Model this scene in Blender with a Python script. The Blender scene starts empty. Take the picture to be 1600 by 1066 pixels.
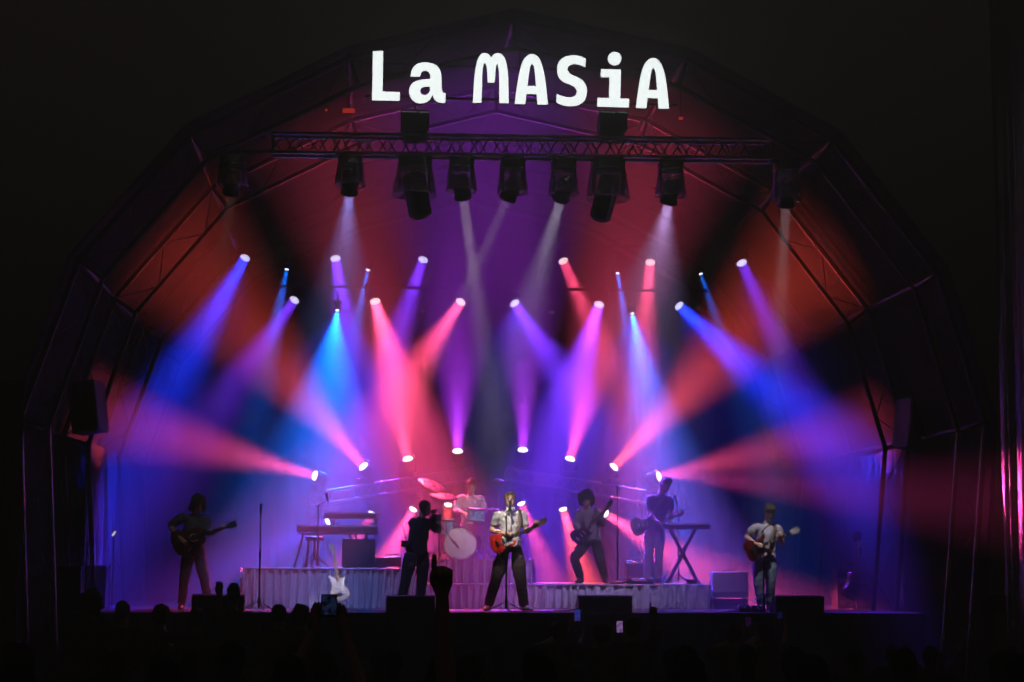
import bpy, bmesh, math, random
from mathutils import Vector, Matrix, noise
from mathutils.kdtree import KDTree

random.seed(7)
scene = bpy.context.scene
col = scene.collection
R = math.radians
V = Vector

# ---------------------------------------------------------------- camera
F_PX, W_PX, H_PX = 2940.0, 1600.0, 1066.0
YAW = 4.5
cam_data = bpy.data.cameras.new('camera')
cam = bpy.data.objects.new('camera', cam_data)
col.objects.link(cam)
scene.camera = cam
cam_data.sensor_width = 36.0
cam_data.lens = 36.0 * F_PX / W_PX
cam_data.clip_start = 0.1
cam_data.clip_end = 2000
PITCH = math.atan((880 - 533) / F_PX)
CAM_M = (Matrix.Translation((-28 * math.tan(R(YAW)), -28.0, 2.23))
         @ Matrix.Rotation(R(-YAW), 4, 'Z')
         @ Matrix.Rotation(R(90) + PITCH, 4, 'X')
         @ Matrix.Rotation(R(0.2), 4, 'Z'))
cam.matrix_world = CAM_M
CAM_P = CAM_M.translation.copy()
CAM_R = CAM_M.to_3x3()

def at(px, py, Y):
    """the point of the upright plane y = Y seen at that place of the photograph"""
    d = CAM_R @ V(((px - 800) / F_PX, -(py - 533) / F_PX, -1.0))
    return CAM_P + d * ((Y - CAM_P.y) / d.y)

def at_z(px, Y, z):
    """the point at height z on the plane y = Y seen in pixel column px"""
    p = at(px, 880, Y)
    return V((p.x, Y, z))

# ---------------------------------------------------------------- world and view
world = bpy.data.worlds.new('World')
scene.world = world
world.use_nodes = True
bg = world.node_tree.nodes['Background']
bg.inputs['Color'].default_value = (1.0, 0.78, 0.68, 1)     # town glow on a clouded night sky
bg.inputs['Strength'].default_value = 0.016
vs = scene.view_settings
vs.view_transform = 'Standard'
vs.look = 'None'
vs.exposure = 0.0
vs.gamma = 1.0
vs.use_curve_mapping = False
cy = scene.cycles
cy.use_denoising = True
try:
    cy.denoiser = 'OPENIMAGEDENOISE'
    cy.denoising_input_passes = 'RGB_ALBEDO_NORMAL'
except Exception:
    pass
cy.use_light_tree = True
cy.max_bounces = 5
cy.diffuse_bounces = 2
cy.glossy_bounces = 2
cy.transmission_bounces = 3
cy.transparent_max_bounces = 12
cy.volume_bounces = 0
cy.caustics_reflective = False
cy.caustics_refractive = False
cy.sample_clamp_indirect = 4.0
HAZE_DENSITY = 0.055

# the lit lamps of the rig: pixel of the lens, depth, (aim pixel), aim depth, colour, cone angle, dimmer
BLUE, VIO, PINK, REDO = (.01, .03, 1), (.16, .03, 1), (1, .07, .19), (1, .075, .045)
CYAN, PURP, WHITE = (.0, .13, 1), (.50, .04, 1), (1, .88, .82)
# lens pixel, depth, aim pixel, colour, cone angle, dimmer
WASH = [
    (383, 403, 7.5, (250, 640), BLUE, 17, 1.1), (524, 404, 7.5, (562, 640), VIO, 17, .9),
    (661, 406, 7.5, (590, 620), VIO, 17, .6), (880, 408, 7.5, (965, 600), PINK, 15, .6),
    (1016, 410, 7.5, (995, 640), PINK, 16, .7), (1159, 411, 4.6, (1262, 640), VIO, 15, .36),
    (460, 469, 6.2, (340, 640), VIO, 18, .4), (586, 471, 6.2, (640, 660), PINK, 23, 1.1),
    (720, 472, 6.2, (620, 620), PINK, 20, .7), (804, 474, 6.2, (900, 620), VIO, 20, .7),
    (936, 476, 6.2, (880, 660), VIO, 21, 1.3), (1061, 478, 6.2, (1250, 650), BLUE, 19, 1.3)]
BEAMS = [
    (448, 421, 7.2, (420, 560), CYAN, 14, .50), (575, 422, 7.2, (545, 560), CYAN, 13, .5),
    (527, 485, 6.0, (512, 640), CYAN, 36, 1.2), (965, 427, 7.2, (1000, 640), CYAN, 12, .7),
    (988, 490, 6.0, (1024, 680), CYAN, 26, 1.3), (1095, 428, 7.2, (1140, 560), CYAN, 13, .3),
    (661, 487, 6.0, (655, 640), CYAN, 12, .02), (863, 488, 6.0, (868, 640), CYAN, 12, .02)]
HEADS = [
    (491, 743, 5.2, (170, 655), PINK, 19, .62, .6), (567, 728, 5.2, (400, 530), REDO, 24, .50),
    (637, 716, 5.2, (585, 470), PINK, 25, .45), (715, 704, 5.2, (715, 430), PURP, 28, .42),
    (817, 702, 5.2, (822, 430), PURP, 24, .38), (891, 716, 5.2, (965, 440), PINK, 25, .62),
    (960, 729, 5.2, (1120, 560), REDO, 23, .82), (1030, 744, 5.2, (1330, 675), PINK, 19, .52, .6)]
LOWS = [
    (511, 815, 5.2, (330, 905), (.12, .03, 1), 24, .26), (581, 804, 5.2, (520, 905), PINK, 24, .35),
    (645, 797, 5.2, (590, 905), PINK, 24, 1.1), (700, 790, 5.2, (690, 900), REDO, 22, .40),
    (815, 788, 5.2, (862, 905), PINK, 20, .7), (880, 797, 5.2, (912, 905), REDO, 22, 1.4),
    (948, 804, 5.2, (1100, 900), PINK, 24, 1.15)]
FORWARD = {'wash': .65, 'beam': .4, 'head': .65, 'low': .55}     # how far the lamps lean out to the crowd
# hooded heads of the front truss: pixel of the hood's rim centre, aim pixel, aim depth, colour, cone, dimmer
FRONT = [
    (363, 290, (300, 850), 1.5, WHITE, 14, .006), (547, 290, (500, 930), 2.2, (.26, .30, 1), 30, .12),
    (721, 298, (797, 840), 1.0, WHITE, 9, .21), (801, 301, (527, 898), 1.7, WHITE, 6, .17),  # the fourth head's beam is added to light the white guitar
    (881, 303, (728, 815), 3.9, (.88, .85, 1), 13, .17), (1048, 306, (930, 930), 2.4, (.60, .42, 1), 36, .105),
    (1229, 311, (1198, 860), 1.2, (.92, .88, 1), 10, .095)]
BIG = [(648, 305), (950, 311)]
POWER = {'wash': 4000, 'beam': 3200, 'head': 2600, 'low': 2200, 'front': 3000}
LENS_R = {'wash': .095, 'beam': .035, 'head': .085, 'low': .07, 'front': .07, 'big': .08}

# wide lights added at some lamps to fill the dark between beams: lens pixel, depth, aim pixel, colour, cone angle, dimmer
ADDED_FILL = [
    (383, 403, 7.5, (270, 640), BLUE, 60, .05), (527, 485, 6.0, (520, 700), (.01, .05, 1), 80, .11), (804, 474, 6.2, (800, 760), (.10, .03, 1), 80, .14),
    (988, 490, 6.0, (1010, 700), (.02, .03, 1), 80, .14), (1159, 411, 4.6, (1250, 640), BLUE, 60, .03), (1061, 478, 6.2, (1200, 720), BLUE, 60, .08),
    (637, 716, 5.2, (600, 400), (1, .03, .08), 50, .03), (891, 716, 5.2, (940, 400), (1, .03, .06), 50, .05),
    (880, 797, 5.2, (900, 905), (.35, .03, 1), 70, .05), (645, 797, 5.2, (620, 905), (.14, .03, 1), 70, .05),
    (1030, 744, 5.2, (1606, 790), (1, .06, .30), 8, 1.0, -3.9)]  # narrow pink beam added to light the right-hand sheet

def lamp_light(kind, pos, direction, color, angle, dimmer, parent):
    d = bpy.data.lights.new('lamp_light', 'AREA')
    d.shape = 'DISK'
    d.size = 2 * LENS_R.get(kind, .05)
    d.spread = R(min(angle * 1.25, 170))
    d.color = color
    d.energy = POWER.get(kind, 1000) * dimmer * (angle / 60) ** 2
    o = bpy.data.objects.new('lamp_light', d)
    col.objects.link(o)
    o.parent = parent
    o.matrix_basis = Matrix.Translation(pos) @ V(direction).to_track_quat('-Z', 'Y').to_matrix().to_4x4()
    return o

# ---------------------------------------------------------------- materials (all procedural)
MATS = {}
def mat(name, color, rough=.6, metal=0.0, var=.25, scale=12.0, bump=.0, bscale=40.0, sheen=0.0, coat=0.0, spec=.5):
    if name in MATS:
        return MATS[name]
    m = bpy.data.materials.new(name)
    m.use_nodes = True
    nt = m.node_tree
    b = nt.nodes['Principled BSDF']
    b.inputs['Roughness'].default_value = rough
    b.inputs['Metallic'].default_value = metal
    b.inputs['Sheen Weight'].default_value = sheen
    b.inputs['Coat Weight'].default_value = coat
    b.inputs['Specular IOR Level'].default_value = spec
    tc = nt.nodes.new('ShaderNodeTexCoord')
    nz = nt.nodes.new('ShaderNodeTexNoise')
    nz.inputs['Scale'].default_value = scale
    nz.inputs['Detail'].default_value = 5
    nt.links.new(tc.outputs['Object'], nz.inputs['Vector'])
    mx = nt.nodes.new('ShaderNodeMix')
    mx.data_type = 'RGBA'
    c = V(color)
    mx.inputs[6].default_value = (*(c * (1 - var)), 1)
    mx.inputs[7].default_value = (*[min(1, x) for x in c * (1 + var)], 1)
    nt.links.new(nz.outputs['Fac'], mx.inputs[0])
    nt.links.new(mx.outputs[2], b.inputs['Base Color'])
    if bump:
        nb = nt.nodes.new('ShaderNodeTexNoise')
        nb.inputs['Scale'].default_value = bscale
        nb.inputs['Detail'].default_value = 6
        nt.links.new(tc.outputs['Object'], nb.inputs['Vector'])
        bp = nt.nodes.new('ShaderNodeBump')
        bp.inputs['Strength'].default_value = bump
        bp.inputs['Distance'].default_value = .02
        nt.links.new(nb.outputs['Fac'], bp.inputs['Height'])
        nt.links.new(bp.outputs[0], b.inputs['Normal'])
    MATS[name] = m
    return m

def glow(name, color, strength, sampled=False):
    if name in MATS:
        return MATS[name]
    m = bpy.data.materials.new(name)
    m.use_nodes = True
    nt = m.node_tree
    nt.nodes.clear()
    out = nt.nodes.new('ShaderNodeOutputMaterial')
    em = nt.nodes.new('ShaderNodeEmission')
    em.inputs['Color'].default_value = (*color, 1)
    em.inputs['Strength'].default_value = strength
    nt.links.new(em.outputs[0], out.inputs['Surface'])
    if not sampled:
        m.cycles.emission_sampling = 'NONE'
    MATS[name] = m
    return m

def screen_mat(name, c1, c2, strength):
    m = glow(name, c1, strength)
    nt = m.node_tree
    em = [n for n in nt.nodes if n.type == 'EMISSION'][0]
    tc = nt.nodes.new('ShaderNodeTexCoord')
    nz = nt.nodes.new('ShaderNodeTexNoise'); nz.inputs['Scale'].default_value = 38
    rp = nt.nodes.new('ShaderNodeValToRGB')
    rp.color_ramp.elements[0].position = .38; rp.color_ramp.elements[0].color = (*c2, 1)
    rp.color_ramp.elements[1].position = .62; rp.color_ramp.elements[1].color = (*c1, 1)
    nt.links.new(tc.outputs['Object'], nz.inputs['Vector'])
    nt.links.new(nz.outputs['Fac'], rp.inputs[0]); nt.links.new(rp.outputs[0], em.inputs['Color'])
    return m

def clear_plastic(name, tint, alpha):
    m = bpy.data.materials.new(name)
    m.use_nodes = True
    nt = m.node_tree
    nt.nodes.clear()
    out = nt.nodes.new('ShaderNodeOutputMaterial')
    tr = nt.nodes.new('ShaderNodeBsdfTransparent')
    tr.inputs[0].default_value = (*tint, 1)
    tl = nt.nodes.new('ShaderNodeBsdfTranslucent'); tl.inputs[0].default_value = (.8, .8, .8, 1)
    gl = nt.nodes.new('ShaderNodeBsdfGlossy'); gl.inputs['Roughness'].default_value = .18
    a1 = nt.nodes.new('ShaderNodeMixShader'); a1.inputs[0].default_value = .55
    a2 = nt.nodes.new('ShaderNodeMixShader')
    lw = nt.nodes.new('ShaderNodeLayerWeight'); lw.inputs[0].default_value = .35
    mr = nt.nodes.new('ShaderNodeMapRange')
    mr.inputs[3].default_value = alpha; mr.inputs[4].default_value = min(1, alpha + .5)
    nt.links.new(lw.outputs['Facing'], mr.inputs[0])
    nt.links.new(mr.outputs[0], a2.inputs[0])
    nt.links.new(tl.outputs[0], a1.inputs[1]); nt.links.new(gl.outputs[0], a1.inputs[2])
    nt.links.new(tr.outputs[0], a2.inputs[1]); nt.links.new(a1.outputs[0], a2.inputs[2])
    nt.links.new(a2.outputs[0], out.inputs['Surface'])
    MATS[name] = m
    return m

M_BLACK = mat('black_paint', (.012, .012, .013), .5)
M_BLACKM = mat('black_steel', (.02, .02, .021), .4, .6)
M_RUBBER = mat('black_rubber', (.012, .012, .012), .8)
M_ALU = mat('aluminium', (.62, .62, .64), .32, .9, .12)
M_CHROME = mat('chrome', (.8, .8, .82), .15, 1.0, .05)
M_STEELD = mat('dark_steel', (.022, .022, .025), .35, .8, .2)
M_PVC = mat('black_pvc', (.0009, .0009, .001), .7, 0, .3, 1.2, .5, 2.5, spec=.01)
M_DRAPE = mat('black_drape', (.012, .012, .013), .9, 0, .3, 6, .2, 60, sheen=.1)
M_DECK = mat('stage_ply', (.05, .047, .045), .45, 0, .4, 2.5, .15, 30)
M_VELVET = mat('grey_velvet', (.58, .58, .63), .32, .1, .4, 14, .2, 90)
M_WHITEP = mat('white_paint', (.75, .74, .70), .35, 0, .06)
M_CABLE = mat('cable_rubber', (.015, .015, .015), .6)

# ---------------------------------------------------------------- mesh helpers
def cyl_frame(d):
    d = V(d).normalized()
    a = d.orthogonal().normalized()
    return a, d.cross(a)

class MB:
    def __init__(s):
        s.v, s.f, s.m = [], [], []
    def add(s, vs_, fs_, mi=0):
        b = len(s.v)
        s.v += [V(x) for x in vs_]
        s.f += [[b + i for i in f] for f in fs_]
        s.m += [mi] * len(fs_)
    def box(s, c, size, rot=None, mi=0, taper=1.0):
        h = V(size) / 2
        vs_ = []
        for z in (-1, 1):
            t = taper if z > 0 else 1.0
            for x, y in ((-1, -1), (1, -1), (1, 1), (-1, 1)):
                p = V((x * h.x * t, y * h.y * t, z * h.z))
                vs_.append(V(c) + (rot @ p if rot else p))
        s.add(vs_, [[3, 2, 1, 0], [4, 5, 6, 7], [0, 1, 5, 4], [1, 2, 6, 5], [2, 3, 7, 6], [3, 0, 4, 7]], mi)
        return s
    def rbox(s, c, size, b, rot=None, mi=0):
        """box with chamfered edges"""
        bm = bmesh.new()
        bmesh.ops.create_cube(bm, size=1)
        for v in bm.verts:
            v.co = V((v.co.x * size[0], v.co.y * size[1], v.co.z * size[2]))
        bmesh.ops.bevel(bm, geom=bm.edges[:], offset=b, segments=2, affect='EDGES', profile=.5)
        bm.verts.index_update()
        s.add([V(c) + (rot @ v.co if rot else v.co) for v in bm.verts], [[v.index for v in f.verts] for f in bm.faces], mi)
        bm.free()
        return s
    def poly(s, pts, radii, n=8, caps=True, mi=0, flat=None):
        """a tube along points; flat = (axis, ratio) squeezes it"""
        pts = [V(p) for p in pts]
        if not hasattr(radii, '__len__'):
            radii = [radii] * len(pts)
        rings = []
        a = None
        for i, p in enumerate(pts):
            d = (pts[min(i + 1, len(pts) - 1)] - pts[max(i - 1, 0)])
            d = d.normalized() if d.length > 1e-9 else V((0, 0, 1))
            if a is None:
                a = d.orthogonal().normalized()
            else:
                a = a - d * a.dot(d)
                a = a.normalized() if a.length > 1e-6 else d.orthogonal().normalized()
            b = d.cross(a)
            rings.append([p + (a * math.cos(2 * math.pi * k / n) + b * math.sin(2 * math.pi * k / n)) * radii[i] for k in range(n)])
        vs_ = [q for r in rings for q in r]
        fs_ = []
        for i in range(len(pts) - 1):
            for k in range(n):
                k2 = (k + 1) % n
                fs_.append([i * n + k, i * n + k2, (i + 1) * n + k2, (i + 1) * n + k])
        if caps:
            fs_.append(list(range(n))[::-1])
            fs_.append([(len(pts) - 1) * n + k for k in range(n)])
        s.add(vs_, fs_, mi)
        return s
    def tube(s, p0, p1, r, n=8, mi=0, r1=None):
        return s.poly([p0, p1], [r, r if r1 is None else r1], n, True, mi)
    def lathe(s, prof, n=24, M=None, mi=0, close=False):
        """profile of (r, z) about local Z"""
        M = M or Matrix.Identity(4)
        vs_ = []
        for r, z in prof:
            for k in range(n):
                t = 2 * math.pi * k / n
                vs_.append(M @ V((r * math.cos(t), r * math.sin(t), z)))
        fs_ = []
        for i in range(len(prof) - 1):
            for k in range(n):
                k2 = (k + 1) % n
                fs_.append([i * n + k, i * n + k2, (i + 1) * n + k2, (i + 1) * n + k])
        if close:
            fs_.append(list(range(n))[::-1])
            fs_.append([(len(prof) - 1) * n + k for k in range(n)])
        s.add(vs_, fs_, mi)
        return s
    def prism(s, outline, z0, z1, M=None, mi=0, chamfer=0.0):
        M = M or Matrix.Identity(4)
        n = len(outline)
        rows = [(z0, 1), (z1, 1)]
        if chamfer:
            cx = sum(p[0] for p in outline) / n
            cyy = sum(p[1] for p in outline) / n
            k = 1 - chamfer / .15
            rows = [(z0, k), (z0 + chamfer, 1), (z1 - chamfer, 1), (z1, k)]
            f = lambda p, q: (cx + (p[0] - cx) * q, cyy + (p[1] - cyy) * q)
        else:
            f = lambda p, q: p
        vs_ = [M @ V((*f(p, q), z)) for z, q in rows for p in outline]
        fs_ = [list(range(n))[::-1], [(len(rows) - 1) * n + k for k in range(n)]]
        for i in range(len(rows) - 1):
            for k in range(n):
                k2 = (k + 1) % n
                fs_.append([i * n + k, i * n + k2, (i + 1) * n + k2, (i + 1) * n + k])
        s.add(vs_, fs_, mi)
        return s
    def ball(s, c, r, n=12, m=8, mi=0, rot=None):
        r = V((r, r, r)) if not hasattr(r, '__len__') else V(r)
        vs_ = []
        for i in range(m + 1):
            ph = -math.pi / 2 + math.pi * i / m
            for k in range(n):
                t = 2 * math.pi * k / n
                p = V((r.x * math.cos(ph) * math.cos(t), r.y * math.cos(ph) * math.sin(t), r.z * math.sin(ph)))
                vs_.append(V(c) + (rot @ p if rot else p))
        fs_ = []
        for i in range(m):
            for k in range(n):
                k2 = (k + 1) % n
                fs_.append([i * n + k, i * n + k2, (i + 1) * n + k2, (i + 1) * n + k])
        s.add(vs_, fs_, mi)
        return s
    def mesh(s, name, mats, smooth=None, origin=None):
        me = bpy.data.meshes.new(name)
        o = V(origin) if origin is not None else V((0, 0, 0))
        me.from_pydata([tuple(v - o) for v in s.v], [], s.f)
        for m in (mats if isinstance(mats, (list, tuple)) else [mats]):
            me.materials.append(m)
        if len(me.polygons) == len(s.m):
            me.polygons.foreach_set('material_index', s.m)
        bm = bmesh.new()
        bm.from_mesh(me)
        bmesh.ops.remove_doubles(bm, verts=bm.verts, dist=1e-6)
        bmesh.ops.recalc_face_normals(bm, faces=bm.faces)
        bm.to_mesh(me)
        bm.free()
        if smooth:
            me.shade_smooth() if smooth is True else me.shade_smooth()
            if smooth is not True:
                try:
                    me.set_sharp_from_angle(angle=R(smooth))
                except Exception:
                    pass
        me.update()
        return me

def link(name, me, parent=None, M=None):
    o = bpy.data.objects.new(name, me)
    col.objects.link(o)
    if parent is not None:
        o.parent = parent
    if M is not None:
        o.matrix_basis = M
    return o

def tag(o, label=None, cat=None, group=None, kind=None):
    if label: o['label'] = label
    if cat: o['category'] = cat
    if group: o['group'] = group
    if kind: o['kind'] = kind
    return o

def thing(name, label, cat, loc=(0, 0, 0), group=None, M=None):
    o = bpy.data.objects.new(name, None)
    o.empty_display_size = .1
    col.objects.link(o)
    o.matrix_basis = M if M is not None else Matrix.Translation(loc)
    return tag(o, label, cat, group)

def part(name, mb, mats, parent, smooth=None, M=None, wor=None):
    """mb as one mesh object under parent; wor = parent's world place when mb is in world coordinates"""
    return link(name, mb.mesh(name, mats, smooth, wor), parent, M)

def smooth_outline(pts, closed=True, steps=5, corner=48):
    n = len(pts)
    P = [V((*p, 0)) for p in pts]
    tang = []
    for i in range(n):
        a, b, c = P[i - 1], P[i], P[(i + 1) % n]
        d1, d2 = (b - a), (c - b)
        if d1.length < 1e-9 or d2.length < 1e-9 or d1.angle(d2) > R(corner):
            tang.append(None)
        else:
            tang.append((d1.normalized() + d2.normalized()).normalized())
    out = []
    for i in range(n):
        a, b = P[i], P[(i + 1) % n]
        L = (b - a).length
        if tang[i] is None and tang[(i + 1) % n] is None:
            out.append((a.x, a.y))
            continue
        ta = (tang[i] if tang[i] is not None else (b - a).normalized()) * L
        tb = (tang[(i + 1) % n] if tang[(i + 1) % n] is not None else (b - a).normalized()) * L
        for k in range(steps):
            t = k / steps
            q = (2*t**3 - 3*t**2 + 1) * a + (t**3 - 2*t**2 + t) * ta + (-2*t**3 + 3*t**2) * b + (t**3 - t**2) * tb
            out.append((q.x, q.y))
    return out

# ================================================================ the setting
DECK = 1.5
mb = MB(); mb.box((0, 0, -.1), (124, 124, .2))
g = link('ground', mb.mesh('ground', mat('trodden_grass', (.03, .032, .02), .95, 0, .5, .6, .6, 8)))
tag(g, kind='structure')
mb = MB(); mb.box((0, 5.0, DECK - .06), (14.6, 10, .12)); mb.box((0, 0.03, DECK - .05), (14.6, .05, .094))
floor = link('stage_floor', mb.mesh('stage_floor', M_DECK)); tag(floor, kind='structure')

def drape(mb, p0, p1, z0, z1, fold=.09, depth=.05, rows=14, seed=0, step=.02, sway=.0, normal=None, flare=.5):
    """a pleated cloth between two plan points"""
    p0, p1 = V(p0), V(p1)
    L = (p1 - p0).length
    d = (p1 - p0) / L
    n = V((d.y, -d.x, 0)) if normal is None else V(normal)
    nx = max(4, int(L / step))
    vs_, fs_ = [], []
    ph = []
    a = 0
    for i in range(nx + 1):
        x = L * i / nx
        a += (L / nx) / fold * 2 * math.pi * (.65 + .7 * noise.noise(V((x * 2.3, seed * 7.1, 1.3))) + .0)
        ph.append(a)
    for j in range(rows + 1):
        t = j / rows                       # 0 at the top
        for i in range(nx + 1):
            x = L * i / nx
            zt = z1(p0.x + d.x * x) if callable(z1) else z1
            z = zt + (z0 - zt) * t
            amp = depth * (flare + (1 - flare) * t) * (.6 + .9 * abs(noise.noise(V((x * 1.7, t * 1.2, seed + 3.3)))))
            w = math.sin(ph[i] + .9 * t * noise.noise(V((x * 1.1, 0, seed)))*4)
            w += .35 * math.sin(2.3 * ph[i] + 2 * t)
            off = amp * w + sway * noise.noise(V((x * .6, t * .8, seed + 9)))
            side = .25 * amp * math.cos(ph[i]) + .04 * t * noise.noise(V((x * 1.5, t, seed + 5)))
            p = p0 + d * (x + side) + n * off
            vs_.append((p.x, p.y, z))
    for j in range(rows):
        for i in range(nx):
            q = j * (nx + 1) + i
            fs_.append([q, q + 1, q + nx + 2, q + nx + 1])
    mb.add(vs_, fs_)

# black cloth hung on the front of the stage
mb = MB(); drape(mb, (-7.3, -.10, 0), (7.3, -.10, 0), .02, DECK - .012, .14, .035, 8, 3, .04)
o = link('stage_front_cloth', mb.mesh('stage_front_cloth', M_DRAPE, True))
tag(o, 'black cloth hanging from the front edge of the stage', 'cloth')
# ---------------------------------------------------------------- roof: arches and canopy
NODES = [(40, 1075), (24, 652), (118, 403), (295, 205), (545, 85), (803, 26), (1075, 88), (1305, 215), (1470, 425), (1545, 660), (1512, 1075)]
ARCH_Y = [-2.4, 1.3, 5.0, 8.7]
front = [at(px, py, ARCH_Y[0]) for px, py in NODES]
front[0].z = 0.0; front[-1].z = 0.0
roof = thing('stage_roof', 'dark arched stage roof of steel tube arches and black covering', 'stage roof', (0, 0, 0))
def arch_at(Y, inset):
    c = V((.1, 0, 2.0))
    out = []
    for p in front:
        q = V((p.x, Y, p.z))
        k = inset / max(1e-6, V((p.x - c.x, 0, p.z - c.z)).length)
        q.x += (c.x - p.x) * k
        if p.z > .1:
            q.z += (c.z - p.z) * k
        out.append(q)
    return out
for ai, Y in enumerate(ARCH_Y):
    outer, inner = arch_at(Y, .06), arch_at(Y, .46)
    a = MB()
    lac = MB()
    arch = None
    for seg in range(len(outer) - 1):
        m1 = MB(); m1.tube(outer[seg], outer[seg + 1], .045, 8); mc = mat('lit_leg_tube', (.35, .35, .37), .3, .9, .2) if ai == 0 and seg in (0, len(outer) - 2) else (M_STEELD if ai == 0 else mat('shaded_arch_tube', (.010, .010, .011), .6, 0, .2, spec=.15))  # one tube steel: lighter tone for lit legs, darker for shaded rear arches
        if arch is None:
            arch = part('arch_truss', m1, mc, roof, 40)
        else:
            part('outer_chord', m1, mc, arch, 40)
        m2 = MB(); m2.tube(inner[seg], inner[seg + 1], .038, 8)
        part('inner_chord', m2, mc, arch, 40)
        L = (outer[seg + 1] - outer[seg]).length
        n = max(2, int(L / 1.2))
        for k in range(n):
            lac.tube(outer[seg].lerp(outer[seg + 1], k / n), inner[seg].lerp(inner[seg + 1], (k + .5) / n), .010, 6)
            lac.tube(inner[seg].lerp(inner[seg + 1], (k + .5) / n), outer[seg].lerp(outer[seg + 1], (k + 1) / n), .010, 6)
        lac.tube(outer[seg + 1], inner[seg + 1], .03, 8)
    lo = part('lacing', lac, M_BLACK, arch); lo['kind'] = 'stuff'
    tag(arch, {0: 'foremost arch framing the stage opening', 1: 'second arch behind the opening', 2: 'third arch over the risers', 3: 'rearmost arch by the backdrop'}[ai])
# purlins joining the arches at the nodes
for k in range(1, len(front) - 1):
    m1 = MB()
    m1.tube(arch_at(ARCH_Y[0], .02)[k], arch_at(ARCH_Y[-1], .02)[k], .035, 8)
    part('purlin', m1, M_STEELD, roof, 40)
# canopy panels, sagging a little between the arches
def canopy_panel(k, ya, yb):
    A, B = arch_at(ya, -.05), arch_at(yb, -.05)
    nu, nv = 14, 12
    m = MB(); vs_, fs_ = [], []
    for i in range(nu + 1):
        for j in range(nv + 1):
            u, v = i / nu, j / nv
            p = A[k].lerp(A[k + 1], u).lerp(B[k].lerp(B[k + 1], u), v)
            nrm = V((.1 - p.x, 0, 2.0 - p.z)).normalized()
            sag = .06 * math.sin(math.pi * u) * math.sin(math.pi * v) + .035 * noise.noise(V((p.x * 1.3, p.y * .8, p.z * 1.3 + k)))
            edge = min(u, 1 - u, v, 1 - v)
            vs_.append(p + nrm * sag * min(1, edge * 6))
    for i in range(nu):
        for j in range(nv):
            q = i * (nv + 1) + j
            fs_.append([q, q + 1, q + nv + 2, q + nv + 1])
    m.add(vs_, fs_)
    return m
for si in range(3):
    for k in range(len(front) - 1):
        part('canopy_panel', canopy_panel(k, ARCH_Y[si] - (.25 if si == 0 else 0), ARCH_Y[si + 1]), M_PVC, roof, True)
# black gable cloth behind the sign, hung inside the second arch
g2 = arch_at(ARCH_Y[-1], .4)
mb = MB(); mb.add([V((p.x, 9.6, p.z)) for p in g2], [list(range(len(g2)))])
part('rear_gable', mb, M_PVC, roof)

def arch_height(x):
    pts = arch_at(9.3, .55)
    for a, b in zip(pts[1:-2], pts[2:-1]):
        if a.x <= x <= b.x:
            return a.z + (b.z - a.z) * (x - a.x) / (b.x - a.x)
    return 3.4
# upstage backdrop
mb = MB(); drape(mb, (-6.2, 9.3, 0), (6.2, 9.3, 0), DECK + .01, arch_height, .38, .10, 6, 11, .05, .2)
o = link('backdrop_curtain', mb.mesh('backdrop_curtain', M_DRAPE, True))
tag(o, 'tall black backdrop curtain across the back of the stage', 'curtain')

# ---------------------------------------------------------------- side sheets of the wings
def side_sheet(name, px0, px1, Y0, Y1, label, seed, m, top=10.2):
    p0, p1 = at_z(px0, Y0, 0), at_z(px1, Y1, 0)
    mb = MB(); drape(mb, p0, p1, .02, top, .22, .05, 40, seed, .015, .12, None, .9)
    o = link(name, mb.mesh(name, m, True))
    return tag(o, label, 'sheet')
M_SHEET = mat('crinkled_sheet', (.40, .36, .40), .25, .3, .3, 3, .8, 9)
side_sheet('wing_sheet', 1572, 1650, -2.85, -5.2, 'crinkled glossy dark sheet hanging at the right edge, lit pink and purple', 5, M_SHEET)
side_sheet('wing_sheet', -80, 30, -2.4, -2.9, 'dim brownish sheet hanging beside the roof leg at the left edge', 8, mat('brown_sheet', (.05, .04, .035), .5, 0, .3, 3, .6, 9), 4.6)
for s, ttl in ((-1, 'black masking drape closing the left wing of the stage'), (1, 'black masking drape closing the right wing of the stage')):
    mb = MB(); drape(mb, (s * 6.5, 1.6, 0), (s * 6.5, 9.0, 0), DECK + .005, 4.1, .3, .07, 8, 21 + s, .05)
    o = link('wing_drape', mb.mesh('wing_drape', M_DRAPE, True)); tag(o, ttl, 'drape', 'wing drapes')

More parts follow.
